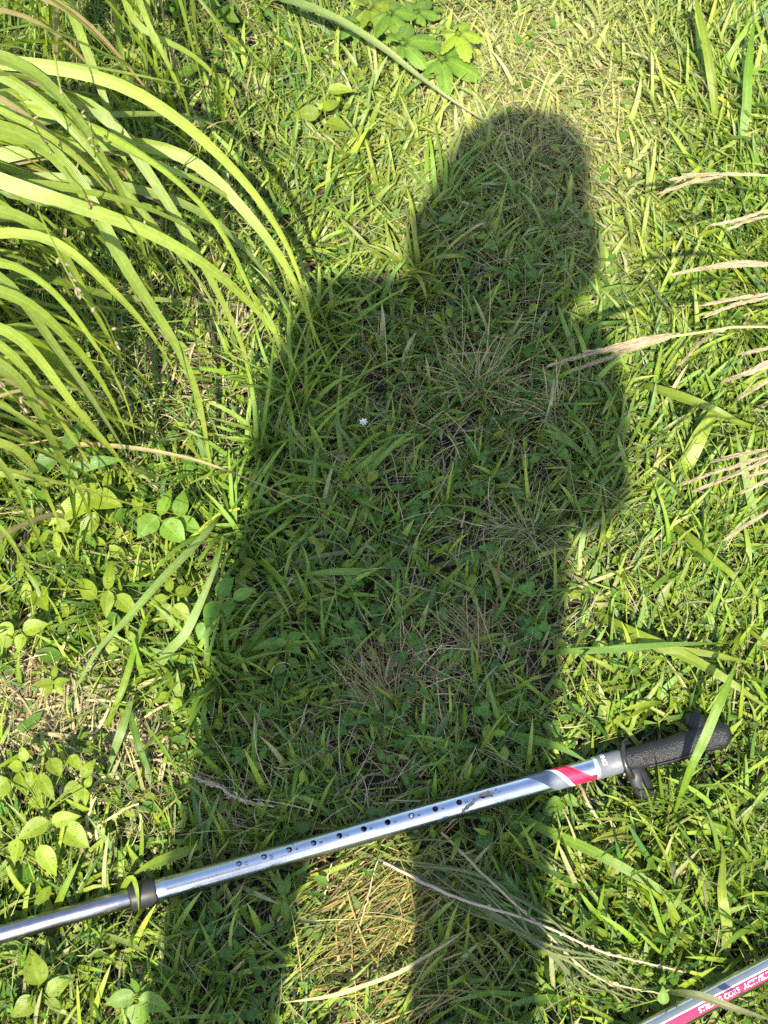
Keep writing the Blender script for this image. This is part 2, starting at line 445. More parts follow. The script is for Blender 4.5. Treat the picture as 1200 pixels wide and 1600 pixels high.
    return root
M_RUBBER2 = plain('matt_black_plastic', (.016, .016, .017), .48, spec=.3, noise=.1, nscale=120)
M_WHITER = plain('pale_ring', (.68, .69, .70), .3, 0.8)
M_GREYSL = plain('grey_sleeve_plastic', (.10, .105, .115), .45, spec=.35, noise=.05, nscale=200)
build_pole(P1M, 'silver adjustable trekking pole with numbered holes and black grip lying across the grass', True)
build_pole(P2M, 'trekking pole with grey and red stripes and white lettering in the lower right corner', False)

# ------------------------------------------------------------------ the photographer, standing behind the camera in the sun
def on_plane(X, Z, dy=0.0):
    """point dy in front of the standing plane that throws the same shadow as (X, Z) on it"""
    q = np.array([X, -0.28, Z]); return q + TO_SUN*(dy/TO_SUN[1])
def skin_mesh(name, nodes, edges, root, sub=1):
    me = bpy.data.meshes.new(name)
    me.from_pydata([tuple(n[0]) for n in nodes], edges, []); me.update()
    o = bpy.data.objects.new(name, me); COL.objects.link(o)
    o.modifiers.new('s', 'SKIN')
    for i, n in enumerate(nodes):
        r = n[1]; sv = me.skin_vertices[0].data[i]
        sv.radius = r if hasattr(r, '__len__') else (r, r); sv.use_root = (i == root)
    m2 = o.modifiers.new('d', 'SUBSURF'); m2.levels = sub; m2.render_levels = sub
    dg = bpy.context.evaluated_depsgraph_get(); out = bpy.data.meshes.new_from_object(o.evaluated_get(dg))
    bpy.data.objects.remove(o)
    for p in out.polygons: p.use_smooth = True
    return out
def build_person():
    root = thing('person', 'standing person in sun hat, pale shirt and dark trousers holding a phone', 'person', (-0.1, -0.28, 0))
    nodes, edges = [], []
    def nd(p, r): nodes.append((np.array(p, float), r)); return len(nodes)-1
    def ch(ids): edges.extend((ids[i], ids[i+1]) for i in range(len(ids)-1))
    pel = nd(on_plane(-.103, .955), (.11, .190))
    wa = nd(on_plane(-.105, 1.06), (.11, .190)); che = nd(on_plane(-.098, 1.22, .01), (.11, .180))
    upc = nd(on_plane(-.085, 1.38, .03), (.10, .145)); nk = nd(on_plane(-.074, 1.45, .05), (.070, .066)); hd0 = nd(on_plane(-.050, 1.535, .08), (.072, .082))
    hd1 = nd(on_plane(-.034, 1.615, .085), (.078, .088)); hd2 = nd(on_plane(-.03, 1.69, .085), (.055, .060))
    ch([pel, wa, che, upc, nk, hd0, hd1, hd2])
    for s, hx, kx in ((-1, -.198, -.207), (1, -.004, .014)):
        hip = nd(on_plane(hx, .895), (.074, .082)); th0 = nd(on_plane(kx+(.004*s if s < 0 else -.006), .785), (.062, .070)); th = nd(on_plane(kx, .64), .060); kn = nd(on_plane(kx, .46), .056)
        ca = nd(on_plane(kx, .33, -.01), .055); an = nd((kx, -.29, .09), .040); he = nd((kx, -.27, .045), .042); toe = nd((kx+.01*s, -.13, .035), (.045, .032))
        ch([pel, hip, th0, th, kn, ca, an, he, toe])
    U, Rr = UP, RX
    ph_c = CAMP - UP*.052 - FW*.014
    for s, sx, sz, ex, ez in ((-1, -.214, 1.452, -.235, 1.17), (1, .066, 1.395, .092, 1.170)):
        sh = nd(on_plane(sx, sz, .03), .066 if s < 0 else .054); el = nd(on_plane(ex, ez, .07), .042 if s < 0 else .038)
        wr = ph_c + np.array([-.058 if s < 0 else .044, -.045, -.045]); w = nd(wr, .022); pa = nd(ph_c + Rr*s*.045 - UP*.030 - FW*.012, (.030, .016))
        ch([upc, sh, el, w, pa])
        for k in range(4):                          # fingers curl round the long side of the phone onto its back
            b = ph_c + Rr*s*.046 - UP*(.052 - .016*k) - FW*.010
            f0 = nd(b, .0095); f1 = nd(b + Rr*s*.004 + FW*.016, .0085); f2 = nd(b - Rr*s*(.018+.003*(k % 2)) + FW*.021, .0075)
            ch([pa, f0, f1, f2])
        t0 = nd(ph_c + Rr*s*.034 - UP*.048 - FW*.018, .011); t1 = nd(ph_c + Rr*s*.018 - UP*.024 - FW*.020, .0095); t2 = nd(ph_c + Rr*s*.010 - UP*.004 - FW*.018, .008)
        ch([pa, t0, t1, t2])
    me = skin_mesh('body', nodes, edges, 0, 2)
    skin = plain('skin', (.52, .32, .22), .5, noise=.05, nscale=40)
    shirt = plain('pale_shirt', (.55, .56, .56), .85, noise=.05, nscale=60)
    trous = plain('dark_trousers', (.035, .04, .06), .9, noise=.05, nscale=60)
    nt = shirt.node_tree; P = nt.nodes['Principled BSDF']; old = P.inputs['Base Color'].links[0].from_socket
    tc = nt.nodes.new('ShaderNodeTexCoord'); sp = nt.nodes.new('ShaderNodeSeparateXYZ'); gt = nt.nodes.new('ShaderNodeMath'); gt.operation = 'GREATER_THAN'; gt.inputs[1].default_value = .93
    nt.links.new(tc.outputs['Object'], sp.inputs[0]); nt.links.new(sp.outputs[2], gt.inputs[0])
    mc = nt.nodes.new('ShaderNodeMix'); mc.data_type = 'RGBA'; mc.inputs['A'].default_value = (.035, .04, .06, 1)
    nt.links.new(gt.outputs[0], mc.inputs['Factor']); nt.links.new(old, mc.inputs['B']); nt.links.new(mc.outputs['Result'], P.inputs['Base Color'])
    shoe = plain('brown_shoe', (.09, .06, .04), .7)
    me.materials.clear()
    for m in (skin, shirt, trous, shoe): me.materials.append(m)
    for p in me.polygons:
        c = p.center
        if c.z < .09: p.material_index = 3
        elif (c.z > 1.385 and abs(c.x+.06) < .075) or c.z > 1.45 or (c.y > -.10): p.material_index = 0
        else: p.material_index = 1
    b = link('body', me, root)
    # face: eyes, nose, mouth
    hc = on_plane(-.036, 1.590, .085)
    fwd = norm(np.array([.05, .85, -.35]))
    side = norm(np.cross(fwd, [0, 0, 1])); upv = np.cross(side, fwd)
    def blob(name, c, r, mat):
        bm = bmesh.new(); bmesh.ops.create_uvsphere(bm, u_segments=16, v_segments=10, radius=1)
        m2 = bpy.data.meshes.new(name); 
        for v in bm.verts: v.co = Vector(c + side*v.co.x*r[0] + fwd*v.co.y*r[1] + upv*v.co.z*r[2])
        bm.to_mesh(m2); bm.free()
        for p in m2.polygons: p.use_smooth = True
        return link(name, m2, root, mat)
    eye = plain('eye', (.05, .04, .03), .2)
    lip = plain('lip', (.40, .15, .13), .5)
    for s in (-1, 1):
        blob('eye', hc + fwd*.080 + side*s*.030 - upv*.005, (.012, .010, .007), eye)
        blob('ear', hc + side*s*.080 - upv*.02, (.012, .02, .03), skin)
    blob('nose', hc + fwd*.092 - upv*.035, (.013, .020, .022), skin)
    blob('mouth', hc + fwd*.080 - upv*.070, (.024, .010, .007), lip)
    # hat: crown and a soft brim that droops
    hat = plain('canvas_hat', (.50, .43, .30), .9, noise=.04, nscale=300)
    rows = [(1.574, .100, -.036), (1.576, .110, -.037), (1.583, .112, -.037), (1.615, .104, -.035), (1.65, .096, -.033), (1.69, .091, -.031), (1.73, .085, -.026), (1.755, .075, -.021), (1.768, .054, -.018), (1.773, .024, -.016), (1.774, .001, -.016)]
    seg = 36; V = []
    for z, r, cx in rows:
        for k in range(seg):
            a = 2*math.pi*k/seg
            c = on_plane(cx, z, .085); wv = 1 + (.03*math.sin(3*a+1) if z < 1.62 else 0)
            V.append(c + np.array([r*math.cos(a)*wv, r*1.0*math.sin(a)*wv, .0]))
    F = [(i*seg+k, i*seg+(k+1) % seg, (i+1)*seg+(k+1) % seg, (i+1)*seg+k) for i in range(len(rows)-1) for k in range(seg)]
    h = link('hat', poly_mesh('hat', V, F), root, hat)
    # phone
    bm = bmesh.new(); bmesh.ops.create_cube(bm, size=1)
    for v in bm.verts: v.co = Vector((v.co.x*.073, v.co.y*.155, v.co.z*.008))
    bmesh.ops.bevel(bm, geom=bm.edges[:], offset=.003, segments=3, affect='EDGES')
    m2 = bpy.data.meshes.new('smartphone'); bm.to_mesh(m2); bm.free()
    for p in m2.polygons: p.use_smooth = True
    ph = link('smartphone', m2, None, plain('phone_black', (.02, .02, .025), .25))
    ph.location = ph_c; ph.rotation_euler = cam.rotation_euler
    prop(ph, 'black smartphone held upright in both hands of the standing person', 'smartphone')
build_person()

# ------------------------------------------------------------------ grass makers
def ribbons(root, az, length, width, th0, th1, power=1.3, seg=5, across=3, twist=None, fold=0.18, col=None, tipcol=None, wprof='blade', bend=None, clamp=True):
    """N curved blades. th: angle from vertical at base / tip; returns V,F,C,UV"""
    N = len(root); s = np.linspace(0, 1, seg+1)
    th = th0[:, None] + (th1-th0)[:, None]*s[None]**power
    azs = az[:, None] + (0 if bend is None else bend[:, None]*s[None])
    ds = length[:, None]/seg
    tx = np.sin(th)*np.sin(azs); ty = np.sin(th)*np.cos(azs); tz = np.cos(th)
    T = np.stack([tx, ty, tz], -1)
    P = root[:, None, :] + np.concatenate([np.zeros((N, 1, 3)), np.cumsum((T[:, :-1]+T[:, 1:])/2*ds[..., None], axis=1)], 1)
    if clamp:
        fl = ground_z(P[..., 0], P[..., 1]) + .002
        P[..., 2] = np.maximum(P[..., 2], fl + .004*(np.sin(P[..., 0]*400)+1)*.5)
    T = norm(np.gradient(P, axis=1))
    hz = np.stack([np.cos(azs), -np.sin(azs), np.zeros_like(azs)], -1)
    if twist is not None:
        tw = twist[:, None]*(0.3+0.7*s[None]); nrm = np.cross(hz, T); hz = hz*np.cos(tw)[..., None] + nrm*np.sin(tw)[..., None]
    nrm = norm(np.cross(hz, T))
    if wprof == 'blade': wp = np.minimum(1, .55+1.6*s)*np.sqrt(np.maximum(0, 1-s**2.4))
    elif wprof == 'oval': wp = np.sin(np.pi*np.clip(s*.97+.03, 0, 1))**.8
    else: wp = 1-.6*s
    wp = np.maximum(wp, .04)
    w = width[:, None]*wp[None]*.5
    if across == 3:
        V = np.stack([P-hz*w[..., None], P-nrm*(w*fold*2)[..., None], P+hz*w[..., None]], 2)
    else:
        V = np.stack([P-hz*w[..., None], P+hz*w[..., None]], 2)
    k = across
    V = V.reshape(N, -1, 3)
    base = np.arange(seg)[:, None]*k + np.arange(k-1)[None]
    q = np.stack([base, base+1, base+k+1, base+k], -1).reshape(-1, 4)
    F = (q[None] + (np.arange(N)*(seg+1)*k)[:, None, None]).reshape(-1, 4)
    C = np.repeat(col[:, None, :], seg+1, 1)
    if tipcol is not None:
        a = (s**2.2)[None, :, None]; C = C*(1-a) + tipcol[:, None, :]*a
    C = np.repeat(C[:, :, None, :], k, 2).reshape(-1, 3)
    u = np.linspace(0, 1, k); UV = np.stack(np.broadcast_arrays(u[None, :], s[:, None]), -1).reshape(-1, 2)
    UV = np.tile(UV, (N, 1))
    return V, F, C, UV
def clear_of_poles(V):
    """V (N,k,3): keep blades that neither run through a pole nor stand over it"""
    ok = np.ones(len(V), bool)
    for A, x, t0, t1 in POLES:
        d = V - A; t = d@x; perp = d - t[..., None]*x
        side = np.hypot(perp[..., 0], perp[..., 1]); r = np.linalg.norm(perp, axis=-1)
        hit = (t > t0) & (t < t1) & ((r < .0135) | ((side < .0125) & (perp[..., 2] > -.006)))
        ok &= ~hit.any(1)
    gA, gx = P1A + P1X*.205, P1X                     # wider room at the grip
    d = V - gA; t = d@gx; perp = d - t[..., None]*gx; side = np.hypot(perp[..., 0], perp[..., 1])
    hit = (t > 0) & (t < .135) & (side < .022) & (V[..., 2] > .022)
    return ok & ~hit.any(1)

# ---- what grows where (photo-plan blobs: centre, radii, amount)
def blobs(px, py, L, base=0.0):
    v = np.full(px.shape, base, float)
    for cx, cy, rx, ry, a in L:
        v += a*np.exp(-((px-cx)/rx)**2-((py-cy)/ry)**2)
    return v
B_STRAW = [(560, 1450, 110, 110, .02), (570, 1590, 170, 60, .25), (650, 1040, 90, 55, .5), (70, 1130, 110, 90, 1.2), (180, 1190, 90, 60, .7), (860, 150, 170, 130, .45),
           (840, 240, 90, 60, .5), (900, 440, 60, 40, .5), (330, 1250, 130, 60, .4), (740, 620, 90, 80, .35), (230, 620, 110, 110, .5), (960, 930, 60, 70, .6), (480, 1150, 160, 60, .25),
           (300, 100, 200, 80, .3), (330, 200, 70, 70, .5), (250, 1320, 90, 60, .4), (120, 1560, 140, 60, .2)]
B_CLOVER = [(930, 470, 90, 50, 1.2), (1010, 250, 120, 90, .7), (720, 720, 120, 70, .8), (700, 930, 160, 120, .8), (660, 1120, 170, 60, .9), (840, 680, 100, 90, .8), (380, 1480, 100, 80, .7), (850, 380, 80, 60, .7),
            (640, 870, 120, 80, .5), (560, 1000, 130, 70, .5), (760, 1330, 80, 80, .7), (960, 400, 90, 60, .7), (350, 1080, 80, 60, .4)]
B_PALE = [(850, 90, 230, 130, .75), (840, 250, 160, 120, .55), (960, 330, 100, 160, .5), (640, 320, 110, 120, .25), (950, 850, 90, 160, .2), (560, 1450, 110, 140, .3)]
B_THIN = [(560, 1450, 110, 130, .8), (80, 1110, 110, 80, .9), (640, 1050, 120, 90, .35), (180, 1200, 100, 70, .4), (300, 560, 130, 160, .35), (720, 900, 200, 300, .25), (230, 1330, 80, 60, .3)]
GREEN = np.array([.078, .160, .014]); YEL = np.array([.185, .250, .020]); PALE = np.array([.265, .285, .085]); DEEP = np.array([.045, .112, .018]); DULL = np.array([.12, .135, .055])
STRAW = np.array([.37, .315, .165]); BROWN = np.array([.17, .105, .05])

def field(n, x0=-.72, x1=.72, y0=.02, y1=1.72):
    x = rng.uniform(x0, x1, n); y = rng.uniform(y0, y1, n)
    p = np.stack([x, y, ground_z(x, y)+.001], 1)
    px, py = to_px(p)
    inside = (px > -90) & (px < 1290) & (py > -140) & (py < 1700)
    keep = inside | (rng.random(n) < .35)
    return p[keep], px[keep], py[keep]
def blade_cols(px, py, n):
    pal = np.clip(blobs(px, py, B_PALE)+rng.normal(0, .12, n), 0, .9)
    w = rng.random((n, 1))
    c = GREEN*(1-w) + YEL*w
    d = rng.random((n, 1)) < .22
    c = np.where(d, DEEP*(.6+.4*w) + GREEN*.4*(1-w), c)
    c = c*(1-pal[:, None]) + PALE*pal[:, None]
    c *= rng.uniform(.75, 1.2, (n, 1))
    dr = rng.random((n, 1)) < .07
    return np.where(dr, DULL*1.3+STRAW*.2, c)
def stuff(name, parts, mat):
    V, F, C, U = joinparts(parts)
    o = link(name, mesh(name, V, F, C, U), None, mat)
    return prop(o, kind='stuff')
def filt(V, F, C, U):
    """V (N,k,3) -> flat arrays without the blades that touch a pole"""
    N, k, _ = V.shape; ok = clear_of_poles(V)
    fpb = len(F)//N
    idx = np.nonzero(ok)[0]
    F0 = F.reshape(N, fpb, 4)[0]
    F2 = (F0[None] + (np.arange(len(idx))*k)[:, None, None]).reshape(-1, 4)
    return V[idx].reshape(-1, 3), F2, C.reshape(N, k, 3)[idx].reshape(-1, 3), U.reshape(N, k, 2)[idx].reshape(-1, 2)

def clump(p):
    x, y = p[:, 0], p[:, 1]
    v = np.sin(x*61+np.sin(y*43)*1.7)+np.sin(y*57+np.sin(x*39+1)*1.9)+.7*np.sin(x*113-y*97)
    return np.clip(.5+.33*v, 0, 1)
def lean(p):
    return np.sin(p[:, 0]*9+1)+np.cos(p[:, 1]*7+p[:, 0]*5)*1.3

def build_turf():
    # thatch: dead strands lying about
    p, px, py = field(105000)
    st = np.clip(blobs(px, py, B_STRAW+[(720, 850, 230, 500, .30)], .08), 0, 1.6)
    k = rng.random(len(p)) < st/1.6; p, px, py = p[k], px[k], py[k]; n = len(p)
    hi = rng.random(n) < .35
    p[:, 2] += np.where(hi, rng.uniform(.012, .034, n), rng.uniform(0, .014, n))
    ang = np.where(blobs(px, py, [(560, 1440, 120, 110, 1)]) > .4, rng.normal(.95, .35, n), rng.uniform(0, 6.28, n))
    c = STRAW[None]*rng.uniform(.45, 1.25, (n, 1)); br = rng.random((n, 1)); c = np.where(br < .25, BROWN*rng.uniform(.5, 1.4, (n, 1)), c)
    c = np.where(br > .80, DULL*1.2, c)
    R = ribbons(p, ang, rng.uniform(.015, .065, n), rng.uniform(.0006, .0020, n)*np.where(hi, .6, 1), rng.uniform(1.1, 1.65, n), rng.uniform(1.4, 1.9, n), seg=4, across=2, twist=rng.normal(0, .6, n), col=c, wprof='stem', bend=rng.normal(0, .7, n))
    T1 = filt(*R)
    # golden stems combed one way, where the turf is worn through
    n = 950; qx = rng.normal(560, 62, n); qy = rng.normal(1470, 80, n); p = np.array([G(a, b, 0) for a, b in zip(qx, qy)])
    p[:, 2] += rng.uniform(.002, .030, n)
    c = np.array([.42, .315, .10])[None]*rng.uniform(.2, 1.1, (n, 1))*np.where(rng.random((n, 1)) < .45, [[.55, .95, .5]], 1)
    R = ribbons(p, rng.normal(1.0, .28, n)+(rng.random(n) < .3)*rng.normal(0, 1, n), rng.uniform(.025, .08, n), rng.uniform(.0007, .0022, n), rng.uniform(1.2, 1.6, n), rng.uniform(1.45, 1.8, n), seg=4, across=2, twist=rng.normal(0, .6, n), col=c, wprof='stem', bend=rng.normal(0, .35, n))
    T2 = filt(*R)
    n = 1500; qx = np.r_[rng.normal(75, 75, 900), rng.normal(190, 50, 250), rng.normal(300, 90, 350)]; qy = np.r_[rng.normal(1115, 50, 900), rng.normal(1190, 40, 250), rng.normal(560, 90, 350)]
    p = np.array([G(a, b, 0) for a, b in zip(qx, qy)]); p[:, 2] += rng.uniform(.002, .026, n)
    c = STRAW[None]*rng.uniform(.35, 1.35, (n, 1))
    R = ribbons(p, rng.normal(.6, 1.0, n), rng.uniform(.015, .055, n), rng.uniform(.0008, .0032, n), rng.uniform(1.2, 1.7, n), rng.uniform(1.4, 2.0, n), seg=4, across=2, twist=rng.normal(0, .9, n), col=c, bend=rng.normal(0, .6, n))
    stuff('dry_thatch', [T1, T2, filt(*R)], M_STRAW)
    # short green blades, matted
    parts = []
    p, px, py = field(185000)
    th = np.clip(1-blobs(px, py, B_THIN), .10, 1); pl = np.clip(blobs(px, py, B_PALE), 0, 1); k = rng.random(len(p)) < th*(.07+.80*clump(p)**1.6*(1-pl)+.70*pl); p, px, py = p[k], px[k], py[k]; n = len(p)
    pale = np.clip(blobs(px, py, B_PALE)*1.1, 0, 1)
    az = rng.uniform(0, 6.28, n); az = np.where(rng.random(n) < .4, lean(p)+rng.normal(0, .8, n), az)
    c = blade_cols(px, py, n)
    wid = rng.gamma(3.2, .0027/3.2, n).clip(.0009, .0068)
    ln = (.012+rng.gamma(3, .0068, n)).clip(.012, .060)*(1+.45*np.clip((px-900)/250, 0, 1)+.3*np.clip((500-px)/300, 0, 1))*(1-.2*pale)
    p[:, 2] += rng.uniform(0, .018, n)*(rng.random(n) < .6)
    th0 = rng.uniform(.2, 1.25, n)+pale*.4
    R = ribbons(p, az, ln, wid, th0, th0+rng.uniform(.1, .9, n), seg=3, across=3, twist=rng.normal(0, .5, n), fold=.16, col=c, tipcol=c*np.where(rng.random((n, 1)) < .2, [[1.4, 1.15, .9]], 1.0), bend=rng.normal(0, .45, n))
    parts.append(filt(*R))
    # larger blades
    p, px, py = field(8200)
    th = np.clip(1-1.1*blobs(px, py, B_THIN)-.5*blobs(px, py, [(850, 90, 200, 150, 1), (700, 700, 130, 250, .6)])+.5*blobs(px, py, [(1080, 400, 150, 200, 1), (1000, 1400, 200, 200, 1), (500, 700, 110, 200, .8)]), .05, 1.5)/1.5; k = rng.random(len(p)) < th; p, px, py = p[k], px[k], py[k]; n = len(p)
    az = np.where(rng.random(n) < .5, lean(p)*1.3+rng.normal(0, .7, n), rng.uniform(0, 6.28, n))
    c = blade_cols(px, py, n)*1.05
    th0 = rng.uniform(.2, 1.2, n)
    R = ribbons(p, az, rng.uniform(.035, .085, n), rng.uniform(.0028, .0062, n), th0, th0+rng.uniform(.3, 1.1, n), seg=6, across=3, twist=rng.normal(0, .5, n), fold=.18, col=c, tipcol=c*np.where(rng.random((n, 1)) < .25, [[1.5, 1.2, 1.0]], 1.0), bend=rng.normal(0, .35, n))
    parts.append(filt(*R))
    # taller, broader grass on the sunny right and lower left
    p, px, py = field(15000)
    th = np.clip(blobs(px, py, [(1120, 300, 130, 330, .9), (1060, 560, 110, 200, .8), (1080, 950, 150, 200, .6), (1020, 1400, 190, 190, 1.0), (100, 1480, 200, 120, .5), (560, 250, 110, 150, .6), (470, 620, 70, 200, .5), (230, 1080, 90, 120, .4)]), 0, 1)
    k = rng.random(len(p)) < th; p, px, py = p[k], px[k], py[k]; n = len(p)
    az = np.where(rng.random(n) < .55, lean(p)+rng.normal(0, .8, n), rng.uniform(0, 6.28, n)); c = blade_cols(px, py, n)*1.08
    th0 = rng.uniform(.1, .8, n)
    R = ribbons(p, az, rng.uniform(.04, .095, n), rng.uniform(.0028, .0072, n), th0, th0+rng.uniform(.4, 1.3, n), seg=7, across=3, twist=rng.normal(0, .5, n), fold=.2, col=c, tipcol=c*np.where(rng.random((n, 1)) < .25, [[1.4, 1.15, 1.0]], 1.0), bend=rng.normal(0, .35, n))
    parts.append(filt(*R))
    stuff('grass', parts, M_BLADE)
    # fine wiry stems
    p, px, py = field(13000); n = len(p)
    k = rng.random(n) < np.clip(.35+blobs(px, py, [(700, 850, 200, 420, .6), (560, 1450, 200, 150, .5), (850, 150, 150, 120, .4)]), 0, 1); p, px, py = p[k], px[k], py[k]; n = len(p)
    c = np.where(rng.random((n, 1)) < .6, STRAW*rng.uniform(.6, 1.15, (n, 1)), YEL*rng.uniform(.5, 1.0, (n, 1)))
    R = ribbons(p, rng.uniform(0, 6.28, n), rng.uniform(.03, .10, n), rng.uniform(.0005, .0012, n), rng.uniform(.3, 1.2, n), rng.uniform(1.2, 1.9, n), seg=6, across=2, col=c, wprof='stem', bend=rng.normal(0, .9, n))
    stuff('wiry_grass', [filt(*R)], M_STRAW)
    # clover
    p, px, py = field(19000); d = np.clip(blobs(px, py, B_CLOVER, .08), 0, 1.4)*clump(p)*1.3
    k = rng.random(len(p)) < d/1.4; p, px, py = p[k], px[k], py[k]; n = len(p)
    p[:, 2] += rng.uniform(.008, .032, n)
    size = rng.uniform(.004, .0105, n); a0 = rng.uniform(0, 6.28, n); tilt = rng.uniform(1.15, 1.75, n)
    c = (np.array([.062, .128, .022])[None]*rng.uniform(.8, 1.5, (n, 1)))
    pal = np.clip(blobs(px, py, B_PALE), 0, .6)[:, None]; c = c*(1-pal)+PALE*.8*pal
    parts = []
    for j in range(3):
        R = ribbons(p, a0+j*2.094, size, size*.95, tilt, tilt+.35, seg=4, across=3, fold=.08, col=c, wprof='oval', clamp=False)
        parts.append(filt(*R))
    stuff('clover', parts, M_CLOVER)
    # small seedling leaves
    p, px, py = field(15000); k = rng.random(len(p)) < np.clip(.35+blobs(px, py, [(150, 900, 220, 260, .7), (60, 1300, 150, 250, .6), (300, 100, 260, 120, .4)]), 0, 1)*(1-.9*np.clip(blobs(px, py, [(70, 1115, 100, 70, 1), (170, 1190, 60, 50, .8), (560, 1460, 100, 130, .9), (330, 520, 120, 120, .4)]), 0, 1)); p, px, py = p[k], px[k], py[k]; n = len(p); p[:, 2] += rng.uniform(.004, .034, n)
    c = np.where(rng.random((n, 1)) < .5, GREEN, YEL)*rng.uniform(.8, 1.2, (n, 1))
    L = rng.uniform(.007, .017, n)*(1+.6*blobs(px, py, [(150, 900, 220, 260, 1), (60, 1300, 150, 250, 1)]))
    R = ribbons(p, rng.uniform(0, 6.28, n), L, L*rng.uniform(.35, .65, n), rng.uniform(1.0, 1.6, n), rng.uniform(1.4, 2.0, n), seg=4, across=3, fold=.12, col=c, wprof='oval', clamp=False)
    stuff('seedling_leaves', [filt(*R)], M_LEAF)
    # feathery weed on the right
    p, px, py = field(60000); d = blobs(px, py, [(1120, 830, 110, 90, 1), (1060, 950, 120, 60, .5), (1150, 930, 80, 60, .8), (1110, 1320, 100, 90, .6), (1160, 380, 60, 90, .4), (1000, 1000, 60, 60, .3), (1150, 1200, 60, 50, .6)])
    k = rng.random(len(p)) < d*.85; p, px, py = p[k], px[k], py[k]; n = len(p); p[:, 2] += rng.uniform(.005, .045, n)
    c = np.where(rng.random((n, 1)) < .6, YEL*1.0, GREEN)*rng.uniform(.8, 1.25, (n, 1))
    R = ribbons(p, rng.uniform(0, 6.28, n), rng.uniform(.006, .013, n), rng.uniform(.0009, .0017, n), rng.uniform(.4, 1.6, n), rng.uniform(.8, 2.0, n), seg=2, across=2, col=c, clamp=False)
    stuff('feathery_weed', [filt(*R)], M_BLADE)
    # the meadow goes on around
    n = 110000; x = rng.uniform(-3.6, 3.6, n); y = rng.uniform(-2.2, 4.8, n)
    k = ~((np.abs(x) < .70) & (y > 0) & (y < 1.70)); x, y = x[k], y[k]; n = len(x); p = np.stack([x, y, np.zeros(n)], 1)
    c = (GREEN[None]*(1-(w := rng.random((n, 1))))+YEL*w)*rng.uniform(.7, 1.2, (n, 1))
    R = ribbons(p, rng.uniform(0, 6.28, n), rng.uniform(.04, .12, n), rng.uniform(.004, .010, n), rng.uniform(.2, .9, n), rng.uniform(1.2, 2.1, n), seg=2, across=2, col=c)
    stuff('surrounding_grass', [filt(R[0], *R[1:])], M_BLADE)
build_turf()

# ------------------------------------------------------------------ traced blades, leaves, stalks
def strip(P, W, nref, fold=.15, col=GREEN, tip=None, base=None, twist=0.0, waves=0.0):
    """one blade along P (n,3) with widths W; nref: which way its face looks"""
    n = len(P); T = norm(np.gradient(P, axis=0)); nref = np.asarray(nref, float)
    S = norm(np.cross(T, nref)); Nn = norm(np.cross(S, T))
    s = np.linspace(0, 1, n)
    if twist:
        a = (s*twist)[:, None]; S, Nn = S*np.cos(a)+Nn*np.sin(a), Nn*np.cos(a)-S*np.sin(a)
    W = np.asarray(W)[:, None]*.5
    wv = (np.sin(s*23+n)*waves)[:, None]*W
    V = np.stack([P-S*W+Nn*wv, P-S*W*.5-Nn*W*fold*.9, P-Nn*W*fold*1.9, P+S*W*.5-Nn*W*fold*.9, P+S*W-Nn*wv], 1).reshape(-1, 3)
    F = np.array([[i*5+j, i*5+j+1, i*5+j+6, i*5+j+5] for i in range(n-1) for j in range(4)])
    C = np.repeat(np.asarray(col, float)[None], n, 0)
    if tip is not None: a = (s**4)[:, None]; C = C*(1-a)+np.asarray(tip)*a
    if base is not None: a = ((1-s)**3)[:, None]; C = C*(1-a)+np.asarray(base)*a
    C = np.repeat(C, 5, 0)
    UV = np.stack([np.tile(np.linspace(0, 1, 5), n), np.repeat(s, 5)], 1)
    return V, F, C, UV
def tube(P, rad, col, seg=6):
    V, F, caps = loft(P, rad if hasattr(rad, '__len__') else [rad]*len(P), seg, ref=(.31, .17, .93))
    V = V[:-2]; n = len(P)
    return V, np.array(F), np.repeat(np.asarray(col, float)[None], len(V), 0), np.stack([np.tile(np.linspace(.2, .8, seg), n), np.repeat(np.linspace(0, 1, n), seg)], 1)
def add(name, part, mat, parent, label=None):
    o = link(name, mesh(name, *part), parent, mat)
    if label: o['label'] = label
    return o
def wprofile(n, w, base=.5, peak=.35, tip=1.6):
    s = np.linspace(0, 1, n)
    return w*np.where(s < peak, base+(1-base)*np.sin(s/peak*math.pi/2), np.maximum(.03, 1-((s-peak)/(1-peak))**tip))

